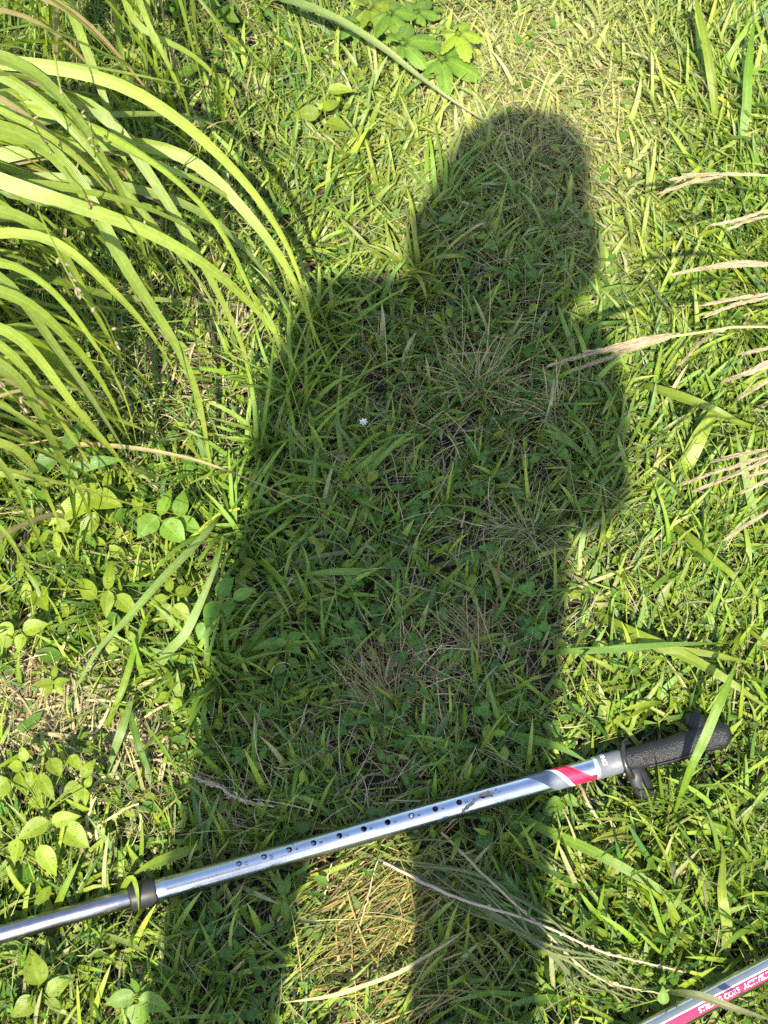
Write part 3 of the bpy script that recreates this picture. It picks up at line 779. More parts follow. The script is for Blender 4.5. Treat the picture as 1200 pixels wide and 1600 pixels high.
# ---- tall arching clumps on the left
def smooth(P, k):
    for _ in range(k):
        P[1:-1] = .25*P[:-2]+.5*P[1:-1]+.25*P[2:]
    return P
def tall_clump(label, roots, traces, fill, name='tall_grass_clump', spec=None):
    c0 = np.mean([r for r in roots], 0)
    t = thing(name, label, 'grass clump', tuple(c0), 'tall grass clumps leaning in from the left')
    for w, pts in traces:
        r = roots[rng.integers(len(roots))] + rng.normal(0, .03, 3)*[1, 1, 0]; r[2] = 0
        jx, jy = rng.normal(0, 9), rng.normal(0, 9)
        W3 = [G(p[0]+jx+rng.normal(0, 6), p[1]+jy+rng.normal(0, 6), p[2]) for p in pts]
        first = W3[0]; mid = r*.45+first*.55; mid[2] = first[2]*.92+.04
        low = r*.86+first*.14; low[2] = first[2]*.5
        P = spline([r, low, mid]+W3, 44)
        P = smooth(P, 8); P[:, 2] = np.maximum(P[:, 2], .004)
        cc = (GREEN*.50+YEL*.30+PALE*rng.uniform(.2, .55))*rng.uniform(.85, 1.15)
        nref = norm(np.array([rng.normal(.25, .35), rng.normal(-.45, .3), .8]))
        Wd = wprofile(44, w*rng.uniform(.78, 1.12)*mpp(*pts[0]), .6, .48, 1.7)
        add('leaf_blade', strip(P, Wd, nref, rng.uniform(.03, .16), cc, tip=cc*[1.2, 1.05, .8] if rng.random() < .9 else DULL*1.5, twist=rng.normal(0, .8), waves=rng.uniform(0, .12)), M_TALL, t)
    for k in range(fill[0]):
        r = roots[rng.integers(len(roots))] + rng.normal(0, .035, 3)*[1, 1, 0]; r[2] = 0
        ex, ey = rng.uniform(*fill[1]), rng.uniform(*fill[2]); ez = rng.uniform(.01, .14)
        e = G(ex, ey, ez); hgt = rng.uniform(*fill[3])
        a = r*.55+e*.45; a[2] = hgt; b = r*.22+e*.78; b[2] = hgt*.8+ez*.2
        l = r*.85+e*.15; l[2] = hgt*.62
        P = smooth(spline([r, l, a, b, e], 34), 5)
        cc = (GREEN*rng.uniform(.3, .8)+YEL*rng.uniform(.1, .6)+PALE*rng.uniform(0, .35))*rng.uniform(.8, 1.15)
        if rng.random() < .12: cc = STRAW*rng.uniform(.6, 1.0)
        if rng.random() < .35:                      # a crease: the blade breaks over and hangs
            q = int(rng.integers(16, 27)); P[q:, 2] -= (P[q:, 2]-.01)*np.clip((np.arange(34-q))/6, 0, 1)*rng.uniform(.2, .6)
            P[q:, :2] += np.cumsum(np.tile(rng.normal(0, .0022, (1, 2)), (34-q, 1)), 0)
        nref = norm(np.array([rng.normal(.2, .4), rng.normal(-.4, .35), .8]))
        add('leaf_blade', strip(P, wprofile(34, rng.uniform(.0035, .011), .6, .5, 1.7), nref, rng.uniform(.03, .18), cc, tip=cc*[1.3, 1.05, .8], twist=rng.normal(0, .9), waves=.1), M_TALL, t)
    for k in range(spec or 0):                      # thin straight shoots that cross the arching ones
        a, b = rng.uniform(*fill[1]), rng.uniform(*fill[2]); f = G(a, b+60, 0); d = rng.normal(0, 1, 3)
        L = rng.uniform(.10, .30)
        P = spline([f, f+[d[0]*.02, d[1]*.02, L*.5], f+[d[0]*.07, d[1]*.06-.02, L*.95], f+[d[0]*.12, d[1]*.11-.04, L*1.05]], 26)
        cc = (GREEN*.5+YEL*.5)*rng.uniform(.7, 1.1) if rng.random() < .75 else STRAW*rng.uniform(.6, 1)
        add('leaf_blade', strip(P, wprofile(26, rng.uniform(.0015, .006), .6, .3, 1.5), norm(rng.normal([.2, -.5, .6], .4)), .25, cc, tip=cc*[1.3, 1.1, .9], twist=rng.normal(0, 1)), M_TALL, t)
    return t
UPL = np.array([-.60, .95, 0]); 
def ra(c, n, s): return [np.array(c)+rng.normal(0, s, 3)*[1, 1, 0] for _ in range(n)]
TR_A = [
 (27, [(0, 104, .47), (60, 103, .47), (125, 106, .46), (210, 130, .44), (290, 180, .40), (370, 255, .34), (430, 330, .28), (475, 420, .20), (497, 500, .13), (505, 575, .06)]),
 (29, [(0, 96, .49), (55, 120, .48), (100, 160, .46), (145, 220, .42), (175, 270, .39), (205, 325, .35), (222, 380, .31), (236, 440, .25), (250, 520, .19)]),
 (26, [(0, 122, .46), (50, 140, .46), (105, 185, .44), (160, 250, .40), (200, 300, .36), (250, 370, .31), (310, 430, .24), (360, 500, .17), (385, 570, .10)]),
 (24, [(165, 155, .40), (200, 215, .37), (240, 280, .34), (290, 340, .30), (330, 410, .26), (370, 480, .20), (405, 565, .13), (436, 690, .04)]),
 (25, [(130, 190, .42), (200, 225, .40), (290, 270, .37), (325, 312, .34), (352, 350, .31), (380, 410, .26), (418, 500, .20), (460, 640, .10), (497, 790, .02)]),
 (26, [(0, 282, .42), (75, 305, .41), (140, 335, .39), (200, 360, .36), (280, 395, .31), (330, 440, .25), (390, 480, .18), (440, 545, .10), (478, 640, .04)]),
 (22, [(0, 262, .40), (80, 262, .39), (180, 285, .37), (270, 318, .33), (350, 360, .28), (410, 420, .22)]),
 (17, [(40, 100, .46), (150, 102, .44), (240, 120, .41), (300, 130, .38), (352, 137, .34)]),
 (16, [(60, 150, .42), (160, 205, .39), (230, 245, .35), (310, 262, .30), (370, 315, .24), (425, 400, .17), (467, 475, .09), (481, 525, .05)]),
 (20, [(0, 165, .44), (40, 150, .44), (95, 152, .42), (150, 175, .39), (205, 235, .34), (262, 330, .27), (300, 430, .19)]),
 (24, [(60, 200, .42), (110, 255, .40), (150, 330, .36), (190, 420, .31), (240, 480, .26), (280, 530, .21), (318, 620, .14), (335, 700, .08), (338, 795, .02)]),
]
TR_B = [
 (20, [(100, -20, .40), (120, 40, .38), (147, 92, .35), (165, 155, .32), (185, 240, .27), (215, 330, .20), (240, 430, .12)]),
 (17, [(193, -20, .36), (220, 40, .34), (242, 85, .31), (262, 130, .28), (283, 185, .22), (300, 250, .14)]),
 (23, [(345, -20, .34), (365, 8, .33), (400, 32, .31), (435, 85, .27), (460, 145, .22), (480, 200, .16), (493, 262, .08)]),
 (13, [(200, 30, .30), (250, 47, .28), (310, 70, .25), (350, 115, .20), (380, 165, .14), (402, 230, .06)]),
 (11, [(215, -20, .32), (226, 60, .27), (230, 120, .22), (222, 170, .15)]),
 (10, [(285, -20, .24), (330, 40, .20), (350, 70, .16), (400, 90, .1), (440, 140, .05)]),
 (12, [(60, -20, .40), (80, 40, .36), (92, 90, .30), (90, 150, .22)]),
]
TR_A += [(22, [(250, 215, .30), (330, 275, .28), (400, 345, .24), (455, 430, .18), (500, 520, .11), (530, 600, .04)]), (20, [(260, 300, .28), (340, 350, .25), (420, 430, .19), (475, 530, .12), (505, 650, .04)]), (18, [(300, 180, .28), (370, 235, .25), (440, 320, .19), (490, 420, .12), (515, 500, .06)])]
TR_A = [(w, [(a, b, z*.74) for a, b, z in t]) for w, t in TR_A]; TR_B = [(w, [(a, b, z*.72) for a, b, z in t]) for w, t in TR_B]
TR_C = [
 (26, [(0, 388, .40), (10, 400, .40), (65, 432, .37), (110, 480, .33), (140, 535, .29), (175, 590, .23), (200, 640, .17), (215, 715, .09)]),
 (25, [(0, 430, .38), (60, 465, .35), (110, 515, .31), (155, 565, .26), (185, 625, .20), (213, 690, .13)]),
 (24, [(0, 480, .36), (40, 520, .33), (85, 575, .29), (115, 625, .25), (165, 690, .17), (215, 760, .08)]),
 (22, [(60, 360, .39), (95, 398, .37), (150, 450, .33), (205, 505, .27), (240, 555, .21), (272, 600, .14)]),
 (24, [(0, 395, .38), (50, 475, .33), (100, 550, .27), (150, 625, .20), (195, 710, .11)]),
 (24, [(0, 624, .34), (50, 655, .31), (100, 692, .27), (152, 714, .22)]),
 (26, [(-10, 730, .36), (0, 748, .35), (30, 805, .31), (55, 870, .26), (76, 915, .22), (88, 955, .18)]),
 (15, [(-10, 805, .26), (0, 822, .25), (30, 875, .20), (60, 922, .14)]),
 (23, [(0, 330, .41), (75, 362, .38), (115, 405, .34), (150, 470, .28), (180, 540, .22), (205, 610, .14)]),
 (22, [(0, 520, .35), (55, 590, .29), (90, 640, .24), (135, 710, .16), (180, 800, .06)]),
 (20, [(0, 560, .33), (40, 610, .29), (80, 680, .22), (120, 760, .13), (150, 850, .04)]),
 (18, [(0, 680, .24), (40, 720, .2), (75, 780, .13), (105, 860, .05)]),
]
tall_clump('tall grass clump arching in from the upper left edge, broad blades bending towards the shadow', ra((-.62, .92, 0), 6, .05), TR_A, (105, (-30, 370), (130, 540), (.16, .40)), spec=26)
tall_clump('tall grass clump hanging in over the top edge left of the lobed leaves', ra((-.33, 1.62, 0), 5, .06), TR_B, (46, (0, 350), (20, 260), (.14, .36)))
tall_clump('tall grass clump at the left edge with blade tips hanging over the ovate leaves', ra((-.60, .62, 0), 6, .05), TR_C, (75, (-30, 250), (430, 800), (.14, .36)), spec=22)

# ---- single long blades (each rooted on its own)
def long_blade(label, pts, w, col=None, mat=None, tip=None, base=.5, peak=.4, name='long_grass_blade', nref=None, fold=.15, cat='grass blade', n=36):
    P = spline([G(*p) for p in pts], n)
    t = thing(name, label, cat, (P[0][0], P[0][1], max(0, P[0][2])))
    if col is None: col = (GREEN*.6+YEL*.5)*rng.uniform(.9, 1.1)
    if nref is None: nref = norm(np.array([rng.normal(0, .2), -.35+rng.normal(0, .2), .9]))
    add('blade', strip(P, wprofile(n, w*mpp(*pts[len(pts)//2]), base, peak), nref, fold, col, tip=tip, waves=.06), mat or M_TALL, t)
    return t
SIL = np.array([.165, .24, .055])
long_blade('long pale blade slanting from the top edge down to the head of the shadow', [(395, -70, .02), (430, -10, .10), (470, 5, .125), (530, 30, .12), (600, 75, .10), (650, 115, .08), (700, 152, .06), (740, 178, .05), (778, 203, .035)], 19, SIL, tip=STRAW)
long_blade('grey green blade slanting down left between the ovate leaves at left', [(345, 800, .03), (320, 835, .06), (250, 908, .075), (200, 965, .075), (150, 1020, .07), (100, 1112, .05)], 13, SIL, base=.6)
long_blade('upright blade with dark edge standing between the yellow and the shaded leaves', [(218, 1085, .01), (262, 1020, .05), (292, 985, .065), (330, 902, .085), (343, 865, .09), (349, 838, .09)], 15, SIL*.95, base=.6)
long_blade('yellow green blade leaning left of the upright dark edged blade', [(155, 1160, .01), (190, 1080, .05), (220, 985, .06), (252, 925, .05)], 11)
long_blade('narrow blade of a crossing pair at left, pointing down to the pole', [(205, 1095, .05), (190, 1140, .05), (172, 1195, .03), (170, 1225, .02)], 14, SIL*.9)
long_blade('darker blade of a crossing pair at left, leaning right', [(200, 1100, .05), (215, 1160, .045), (232, 1205, .03), (245, 1250, .02)], 11, GREEN)
long_blade('wide pale blade just left of the lower plumes', [(1062, 760, .01), (1075, 722, .03), (1092, 685, .045), (1112, 648, .05), (1122, 625, .045)], 26, YEL*.9+PALE*.2, base=.6)
long_blade('arching blade running right above the wide pale blade', [(985, 602, .01), (1010, 603, .04), (1050, 615, .055), (1110, 637, .06), (1160, 662, .05), (1215, 675, .03)], 17, YEL*.8)
long_blade('upper blade of the folded pair on the feathery weed', [(1030, 805, .01), (1080, 842, .045), (1112, 872, .055), (1142, 896, .06), (1163, 925, .05), (1182, 960, .035)], 14, YEL*.85)
long_blade('lower blade of the folded pair on the feathery weed', [(1050, 830, .01), (1095, 868, .04), (1125, 896, .048), (1145, 925, .045), (1168, 955, .03)], 13, GREEN)
long_blade('long thin blade lying level across the right edge of the leg shadow', [(838, 1021, .03), (900, 1017, .05), (950, 1015, .055), (1050, 1007, .06), (1145, 1005, .05)], 11, GREEN*.95)
long_blade('second thin level blade just below the first one', [(980, 1013, .02), (1020, 1014, .05), (1080, 1018, .055), (1130, 1026, .055), (1190, 1040, .04)], 12, YEL*.8)
long_blade('broad sunlit blade slanting down right above the grip', [(920, 952, .01), (990, 990, .045), (1075, 1027, .055), (1140, 1065, .055), (1215, 1118, .04)], 19, YEL*.85)
long_blade('upright green blade standing in front of the black grip', [(1050, 1282, .02), (1080, 1200, .08), (1100, 1157, .095), (1120, 1108, .11), (1133, 1080, .115), (1152, 1030, .12)], 16, GREEN*.7+YEL*.35, base=.25, peak=.7)
long_blade('long flat blade running down right from the red print of the pole', [(775, 1256, .015), (850, 1296, .035), (925, 1330, .05), (990, 1365, .05), (1050, 1402, .045), (1118, 1455, .03)], 17, GREEN*.7+YEL*.35)
long_blade('green blade curving through the legs shadow to the lower edge', [(650, 1335, .02), (725, 1398, .04), (800, 1448, .05), (870, 1500, .05), (955, 1600, .03)], 10, DULL*1.1)
long_blade('broad upright blade at lower right, the left one of two', [(1074, 1512, .01), (1060, 1450, .035), (1045, 1410, .05), (1030, 1385, .05)], 19, YEL*.9)
long_blade('broad upright blade at lower right, the right one of two', [(1131, 1515, .01), (1136, 1450, .035), (1128, 1395, .05), (1130, 1330, .045), (1118, 1310, .04)], 17, YEL*.8+PALE*.15)
long_blade('blade lying across the lettered pole in the lower right corner', [(1045, 1550, .05), (1070, 1552, .075), (1100, 1558, .082), (1150, 1576, .082), (1215, 1597, .07)], 13, DULL*1.2)
long_blade('tan withered blade bent over the sunlit straw at the bottom edge', [(735, 1448, .03), (700, 1473, .045), (653, 1502, .05), (618, 1522, .05), (560, 1543, .05), (513, 1557, .045), (440, 1567, .035)], 8, STRAW*.9, M_STRAW, base=.35, peak=.7)
long_blade('long shaded blade lying level left of mid shadow, the green one', [(610, 897, .01), (560, 893, .035), (510, 894, .04), (450, 902, .035)], 12, GREEN*.9+SIL*.3, base=.7)
long_blade('long shaded blade lying level left of mid shadow, the brownish one above', [(575, 858, .02), (500, 869, .035), (440, 884, .03)], 9, DULL*1.2)
long_blade('flat green blade at the hem of the shadow left of the red print', [(770, 1142, .02), (850, 1160, .045), (890, 1175, .05), (925, 1195, .045)], 14, GREEN)
long_blade('short blade folded over the black collar of the pole', [(188, 1395, .03), (200, 1375, .058), (208, 1373, .062), (214, 1392, .060), (217, 1424, .050)], 10, YEL)
long_blade('yellow blade ending at the black collar of the pole', [(312, 1322, .03), (262, 1340, .05), (232, 1352, .058), (203, 1370, .06)], 17, YEL*.9)
long_blade('arched blade in the right shoulder of the shadow', [(905, 560, .02), (925, 510, .04), (950, 505, .045), (985, 500, .03)], 9, GREEN)
long_blade('pale bent blade in sunlight under the upper plumes', [(985, 470, .01), (1010, 440, .04), (1035, 470, .05), (1068, 505, .03)], 9, DULL)
long_blade('broad blade standing behind the lower plumes at right edge', [(1190, 860, .01), (1175, 790, .05), (1160, 720, .08), (1148, 660, .09)], 13, SIL)
long_blade('green blade at right edge below the lower plumes', [(1098, 860, .05), (1120, 835, .12), (1167, 807, .2), (1210, 783, .26)], 10, GREEN*1.1, base=.2, peak=.6)
long_blade('curved blade in the upper right corner', [(1120, 215, .01), (1115, 150, .05), (1105, 80, .08), (1090, 10, .10), (1080, -30, .1)], 14, YEL*.8)
long_blade('second curved blade in the upper right corner, further right', [(1150, 260, .01), (1165, 180, .05), (1170, 100, .08), (1180, 20, .09)], 15, GREEN+YEL*.2)
long_blade('pale green stalk crossing under the middle of the pole', [(530, 1318, .02), (590, 1345, .028), (640, 1365, .03), (700, 1396, .03), (760, 1440, .02)], 9, DULL*1.2, base=.9)
# ---- dry stalks
def stalk(label, pts, r, col=STRAW, seeds=0, cat='dry stalk', name='dry_stalk'):
    P = spline([G(*p) for p in pts], 40)
    t = thing(name, label, cat, (P[0][0], P[0][1], max(0, P[0][2])))
    P = P + np.cumsum(rng.normal(0, .00035, P.shape), 0)
    add('stem', tube(P, np.linspace(r, r*.55, 40), col), M_STRAW, t)
    if seeds:
        parts = []
        for k in range(seeds):
            i = rng.integers(4, 38); d = norm(P[i]-P[i-2]+rng.normal(0, .0009, 3)); l = rng.uniform(.004, .010)
            parts.append(strip(np.stack([P[i], P[i]+d*l*.5+rng.normal(0, .001, 3), P[i]+d*l]), np.array([.4, 1, .1])*.0016, (0, -.3, 1), .2, col*rng.uniform(.7, 1.2)))
        o = add('seed_husks', joinparts(parts), M_STRAW, t); o['kind'] = 'stuff'
    return t
PINK = np.array([.35, .275, .185])
stalk('reddish dry stalk running down right under the second pole', [(600, 1348, .03), (675, 1383, .04), (750, 1410, .045), (850, 1440, .05), (950, 1485, .05), (1075, 1522, .04)], .0016, PINK*1.1, 50)
stalk('straw coloured stalk lying beside the reddish one', [(690, 1300, .03), (760, 1370, .045), (850, 1450, .05), (930, 1520, .05), (1030, 1545, .04)], .0014, STRAW*.9, 30)
stalk('tan stalk slanting from the pale collar down into the lit grass', [(905, 1222, .02), (920, 1260, .035), (945, 1305, .035), (975, 1345, .02)], .0017, STRAW*.8+PINK*.3)
stalk('grey seed stalk above the pole at left, inside the shadow', [(430, 1260, .03), (390, 1250, .04), (340, 1225, .045), (300, 1210, .04)], .0011, PINK, 60)
stalk('bent whitish stalk beside the lower left leaf plant', [(165, 1340, .01), (152, 1310, .02), (150, 1290, .03), (175, 1270, .04), (210, 1252, .04)], .0017, STRAW*1.15)
stalk('second bent whitish stalk close to the first', [(143, 1310, .01), (140, 1280, .03), (155, 1245, .04)], .0019, STRAW*1.2)
stalk('thin straw leaning over the lit patch between the legs', [(500, 1430, .01), (512, 1385, .03), (520, 1350, .04)], .0011, STRAW)
stalk('long straw crossing the lit patch between the legs', [(520, 1520, .01), (560, 1440, .03), (585, 1350, .045)], .0010, STRAW*1.05)
stalk('pale straw lying in the lower left leg of the shadow', [(355, 1430, .01), (385, 1450, .025), (420, 1478, .025), (446, 1492, .02)], .0008, STRAW*1.1)
stalk('two part straw in the right leg of the shadow', [(660, 1490, .02), (700, 1470, .03), (745, 1446, .03)], .0010, STRAW*.9)
stalk('thick yellow culm leaning between the ovate leaves and shadow edge', [(225, 900, .02), (262, 873, .035), (300, 840, .045), (345, 800, .045), (380, 790, .05)], .0026, YEL*1.2)
stalk('fine seed stalk lying over the upper tip of the long pale blade', [(785, 205, .03), (793, 235, .03), (803, 268, .025)], .0007, STRAW)
stalk('brown seed stalk rising in the dark middle of the shadow', [(770, 985, .0), (778, 930, .04), (782, 880, .07)], .0008, BROWN*.7+STRAW*.2, 60)
stalk('dry seed stalk lying over the pole beside the first holes', [(690, 1300, .02), (722, 1268, .045), (745, 1246, .054), (770, 1236, .050), (800, 1222, .045)], .0006, PINK, 45)
stalk('reddish stem lying along the shadow above the pole', [(740, 1180, .01), (690, 1190, .02), (640, 1205, .02), (560, 1210, .015)], .0008, BROWN*1.3)

FAN = thing('dry_grass_fan', 'fan of thin grey green dry blades lying from the pole down to the lower right', 'dry grass', tuple(G(850, 1455, 0)))
for k in range(22):
    a = rng.normal(0, 1, 6)
    pts = [(rng.uniform(610, 800), rng.uniform(1295, 1390), rng.uniform(.01, .045)), (760+a[0]*18, 1400+a[1]*16, .045), (860+a[2]*22, 1465+a[3]*18, rng.uniform(.035, .06)), (rng.uniform(900, 990), rng.uniform(1490, 1560), .05), (rng.uniform(950, 1090), rng.uniform(1515, 1620), .02)]
    P = smooth(spline([G(*q) for q in pts], 32), 6)
    c = (DULL*rng.uniform(.2, .6)+STRAW*rng.uniform(0, .22)+GREEN*.35)
    add('blade', strip(P, wprofile(32, rng.uniform(.0007, .0028), .6, .4), (rng.normal(0, .3), -.3, .9), .25, c, tip=DULL*.8), M_STRAW, FAN)
# ---- brown budded stems in the tall grass
def bud_stem(label, pts, buds, col):
    P = spline([G(*p) for p in pts], 30)
    t = thing('budded_grass_stem', label, 'grass stem', (P[0][0], P[0][1], P[0][2]), 'budded stems in the tall grass')
    add('stem', tube(P, np.linspace(.0009, .0006, 30), YEL*.7), M_STRAW, t)
    for k in range(len(buds)*2):
        i = int(rng.uniform(.15, .95)*29); a = rng.uniform(0, 6.28); l = rng.uniform(.004, .0065)
        d = norm(norm(P[min(i+1, 29)]-P[i-1])+rng.normal(0, .5, 3)); c = P[i]+d*.0015
        Q = np.stack([c+d*l*x for x in (0, .15, .4, .7, .9, 1)])
        add('bud', tube(Q, np.array([.25, .75, 1, .8, .4, .05])*rng.uniform(.0010, .0016), col*rng.uniform(.7, 1.2), 7), M_STRAW, t)
bud_stem('thin stem strung with straw buds under the topmost arching blades', [(85, 85, .42), (98, 150, .40), (120, 175, .38), (140, 190, .36), (150, 255, .28)], [(113, 134), (120, 163), (133, 152), (150, 152), (128, 175), (138, 186), (116, 170)], STRAW*.65)
bud_stem('thin stem with tan buds left of the twin bent blades', [(25, 145, .42), (45, 175, .40), (62, 210, .37), (85, 240, .33)], [(28, 152), (36, 160), (34, 155)], STRAW*.65)
bud_stem('blurred stem with pinkish buds low in the tall grass', [(60, 330, .46), (120, 452, .44), (160, 490, .40), (190, 560, .32)], [(120, 455), (126, 448), (160, 478), (158, 418), (196, 432), (205, 425), (180, 540), (188, 555), (175, 545)], PINK*.6)
bud_stem('blurred stem with pinkish buds at the left edge', [(-30, 560, .46), (0, 600, .45), (22, 622, .44), (40, 640, .4)], [(10, 618), (22, 630), (30, 622), (16, 610)], PINK*.6)
bud_stem('thin dark stem with small buds near the left edge, between two blades', [(100, 260, .36), (115, 280, .34), (132, 300, .32), (150, 350, .25)], [(120, 268), (130, 290), (136, 298), (118, 262)], BROWN*1.3)

# ---- seed heads reaching in from the right
def seed_head(label, racemes, stalk_pts, thick=1.0, group='seed heads reaching in from the right'):
    S = spline([G(*p) for p in stalk_pts], 24)
    t = thing('grass_seed_head', label, 'seed head', tuple(S[0]), group)
    add('stalk', tube(S[::-1], np.linspace(.0007, .0011, 24), YEL*.6+STRAW*.6), M_STRAW, t)
    for pts in racemes:
        P = spline([G(*p) for p in pts], 60)
        L = np.linalg.norm(np.diff(P, axis=0), axis=1).sum()
        parts = [tube(P, np.linspace(.0007, .0003, 60), PINK*1.2, 5)]
        n = int(L*1700*thick)
        for k in range(n):
            s = rng.random()**.9; i = int(s*56)+1
            d = norm(P[i+1]-P[i-1]); off = rng.normal(0, 1, 3); off = norm(off-d*(off@d))
            env = math.sin(math.pi*min(1, .12+s*.93))**.6
            l = rng.uniform(.006, .011); b = P[i]+off*.0006
            e = b+d*l+off*rng.uniform(.0001, .0010)*env*thick
            m = (b+e)/2+off*.0005
            c = PINK*rng.uniform(.55, 1.25) if rng.random() < .7 else STRAW*rng.uniform(.6, 1.0)
            parts.append(strip(np.stack([b, m, e]), np.array([.5, 1, .1])*rng.uniform(.0007, .0012), (0.1, -.4, 1), .25, c))
        o = add('raceme', joinparts(parts), M_STRAW, t)
    return t
E_R = lambda y, z: [(1260, y, z), (1420, y+30, z*.85), (1600, y+160, 0)]
seed_head('two spiked pinkish seed head, topmost at the right edge', [[(1125, 273, .30), (1090, 274, .30), (1056, 279, .29)], [(1130, 275, .30), (1085, 284, .29), (1035, 301, .27)], [(1190, 273, .31), (1125, 272, .31), (1075, 273, .3)]], [(1120, 273, .30), (1200, 274, .32)]+E_R(285, .3))
seed_head('seed head below the topmost one, thin and two spiked', [[(1200, 328, .31), (1155, 343, .30), (1116, 352, .29)], [(1205, 336, .30), (1170, 345, .29), (1143, 356, .28)]], [(1195, 332, .31)]+E_R(330, .3))
seed_head('thick plume reaching in at right, third from the top', [[(1215, 412, .33), (1155, 410, .33), (1110, 417, .32), (1056, 428, .30)], [(1210, 414, .32), (1150, 415, .32), (1085, 421, .31)]], [(1205, 412, .33)]+E_R(420, .32), 1.3)
seed_head('seed head fourth from the top, above the largest one', [[(1210, 458, .32), (1155, 466, .31), (1104, 475, .30)], [(1205, 464, .31), (1150, 476, .30), (1108, 492, .29)]], [(1200, 462, .32)]+E_R(470, .32))
seed_head('largest seed head, two spikes ending over the shadow right shoulder', [[(1062, 521, .34), (1005, 530, .33), (930, 550, .32), (858, 571, .29)], [(1050, 526, .34), (990, 545, .32), (939, 563, .31), (897, 578, .29)], [(1055, 523, .34), (1000, 536, .33), (950, 548, .32), (920, 549, .32)]], [(1040, 527, .34), (1110, 517, .35), (1155, 510, .35), (1200, 511, .35)]+E_R(520, .33), 1.5)
seed_head('bent seed head drooping just under the stalk of the largest one', [[(1180, 507, .33), (1130, 515, .32), (1095, 535, .29), (1062, 570, .25)]], [(1175, 508, .33)]+E_R(515, .32), .6)
seed_head('short seed head tip at the right edge below the largest stalk', [[(1225, 538, .31), (1190, 546, .30), (1163, 552, .29)]], [(1215, 540, .31)]+E_R(545, .3))
seed_head('seed head sixth down, slanting down left at the right edge', [[(1215, 558, .32), (1164, 583, .31), (1131, 596, .29)], [(1215, 565, .31), (1180, 580, .3), (1150, 588, .3)]], [(1210, 560, .32)]+E_R(560, .31))
seed_head('lowest seed head of the upper row at right edge', [[(1215, 588, .31), (1185, 604, .30), (1158, 620, .28)]], [(1210, 590, .31)]+E_R(590, .31))
seed_head('top spike of the lower plumes at right edge', [[(1215, 700, .30), (1150, 712, .29), (1117, 720, .27)]], [(1210, 700, .30)]+E_R(710, .3))
seed_head('long double plume of the lower row, reaching furthest in', [[(1215, 706, .31), (1150, 728, .30), (1103, 743, .28), (1067, 756, .26)], [(1215, 712, .31), (1158, 737, .30), (1125, 751, .28), (1088, 766, .26)]], [(1205, 710, .31)]+E_R(715, .31), 1.1)
seed_head('short plume below the long double one', [[(1215, 742, .30), (1185, 757, .29), (1162, 768, .28)], [(1215, 735, .3), (1190, 738, .3), (1170, 745, .29)]], [(1210, 740, .30)]+E_R(740, .3))
seed_head('lowest plume at the right edge, beside a green blade', [[(1225, 785, .29), (1185, 808, .27), (1137, 840, .24)]], [(1215, 788, .29)]+E_R(800, .3))

# ---- leafy plants
def leaf_part(b, t, w, col, droop=.0, cup=.12, n=12, shape='oval'):
    """one leaf from pixel base b=(x,y,z) to tip t=(x,y,z), w pixels wide"""
    B, T = G(*b), G(*t); mid = (B+T)/2; mid[2] += np.linalg.norm(T-B)*.10
    P = spline([B, mid, T], n); s = np.linspace(0, 1, n)
    if shape == 'oval': pr = np.sin(np.pi*np.clip(s, 0, 1)**.68)**.95*(1.02-.18*s)
    else: pr = np.sin(np.pi*s**.7)**1.1
    Wd = np.maximum(w*mpp(*b)*pr, .0003)
    nref = norm(np.array([rng.normal(0, .25), -.25+rng.normal(0, .2), .95]))
    return strip(P, Wd, nref, cup, col, waves=.05)
def leafy(label, root, leaves, col, cat='leafy plant', name='leafy_plant', shape='oval'):
    R0 = G(root[0], root[1], 0)
    t = thing(name, label, cat, tuple(R0))
    top = G(*root)
    add('stem', tube(spline([R0, (R0+top)/2+rng.normal(0, .002, 3), top], 10), np.linspace(.0014, .0010, 10), YEL*.8+BROWN*.3), M_LEAF, t)
    for (b, tp, w) in leaves:
        c = col*rng.uniform(.85, 1.15)
        lf = add('leaf', leaf_part(b, tp, w, c, shape=shape), M_LEAF, t)
        B = G(*b)
        add('leaf_stalk', tube(spline([top, (top+B)/2+[0, 0, .003], B], 8), .0006, YEL*.9), M_LEAF, lf)
    return t
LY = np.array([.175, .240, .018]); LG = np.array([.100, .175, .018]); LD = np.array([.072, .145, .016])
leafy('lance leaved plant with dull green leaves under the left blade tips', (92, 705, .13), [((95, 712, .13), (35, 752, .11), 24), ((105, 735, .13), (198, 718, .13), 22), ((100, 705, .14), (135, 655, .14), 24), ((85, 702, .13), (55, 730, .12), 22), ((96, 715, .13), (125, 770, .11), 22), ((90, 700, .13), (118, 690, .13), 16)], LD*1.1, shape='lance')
leafy('yellow green ovate plant just below the lance leaved plant', (135, 790, .05), [((150, 775, .06), (75, 822, .05), 38), ((140, 775, .06), (192, 792, .06), 40), ((118, 780, .06), (155, 755, .06), 30), ((110, 822, .05), (86, 828, .05), 20), ((145, 790, .05), (110, 760, .06), 30), ((150, 800, .05), (128, 850, .03), 30), ((165, 765, .05), (172, 735, .05), 15)], LY)
leafy('pair of upright ovate leaves right of the thick blades at left', (252, 815, .06), [((250, 806, .07), (268, 762, .07), 24), ((280, 808, .07), (287, 765, .07), 27), ((246, 806, .065), (214, 842, .06), 34), ((255, 815, .06), (290, 850, .05), 40), ((280, 808, .05), (318, 838, .04), 26)], LG*1.3)
leafy('sunlit plant with one leaf above another, left of the grey green blade', (168, 925, .05), [((169, 922, .06), (174, 876, .06), 21), ((170, 922, .06), (166, 966, .05), 24), ((180, 930, .05), (215, 962, .04), 30), ((150, 935, .05), (118, 905, .04), 30), ((55, 920, .04), (75, 955, .05), 34)], LY*1.05)
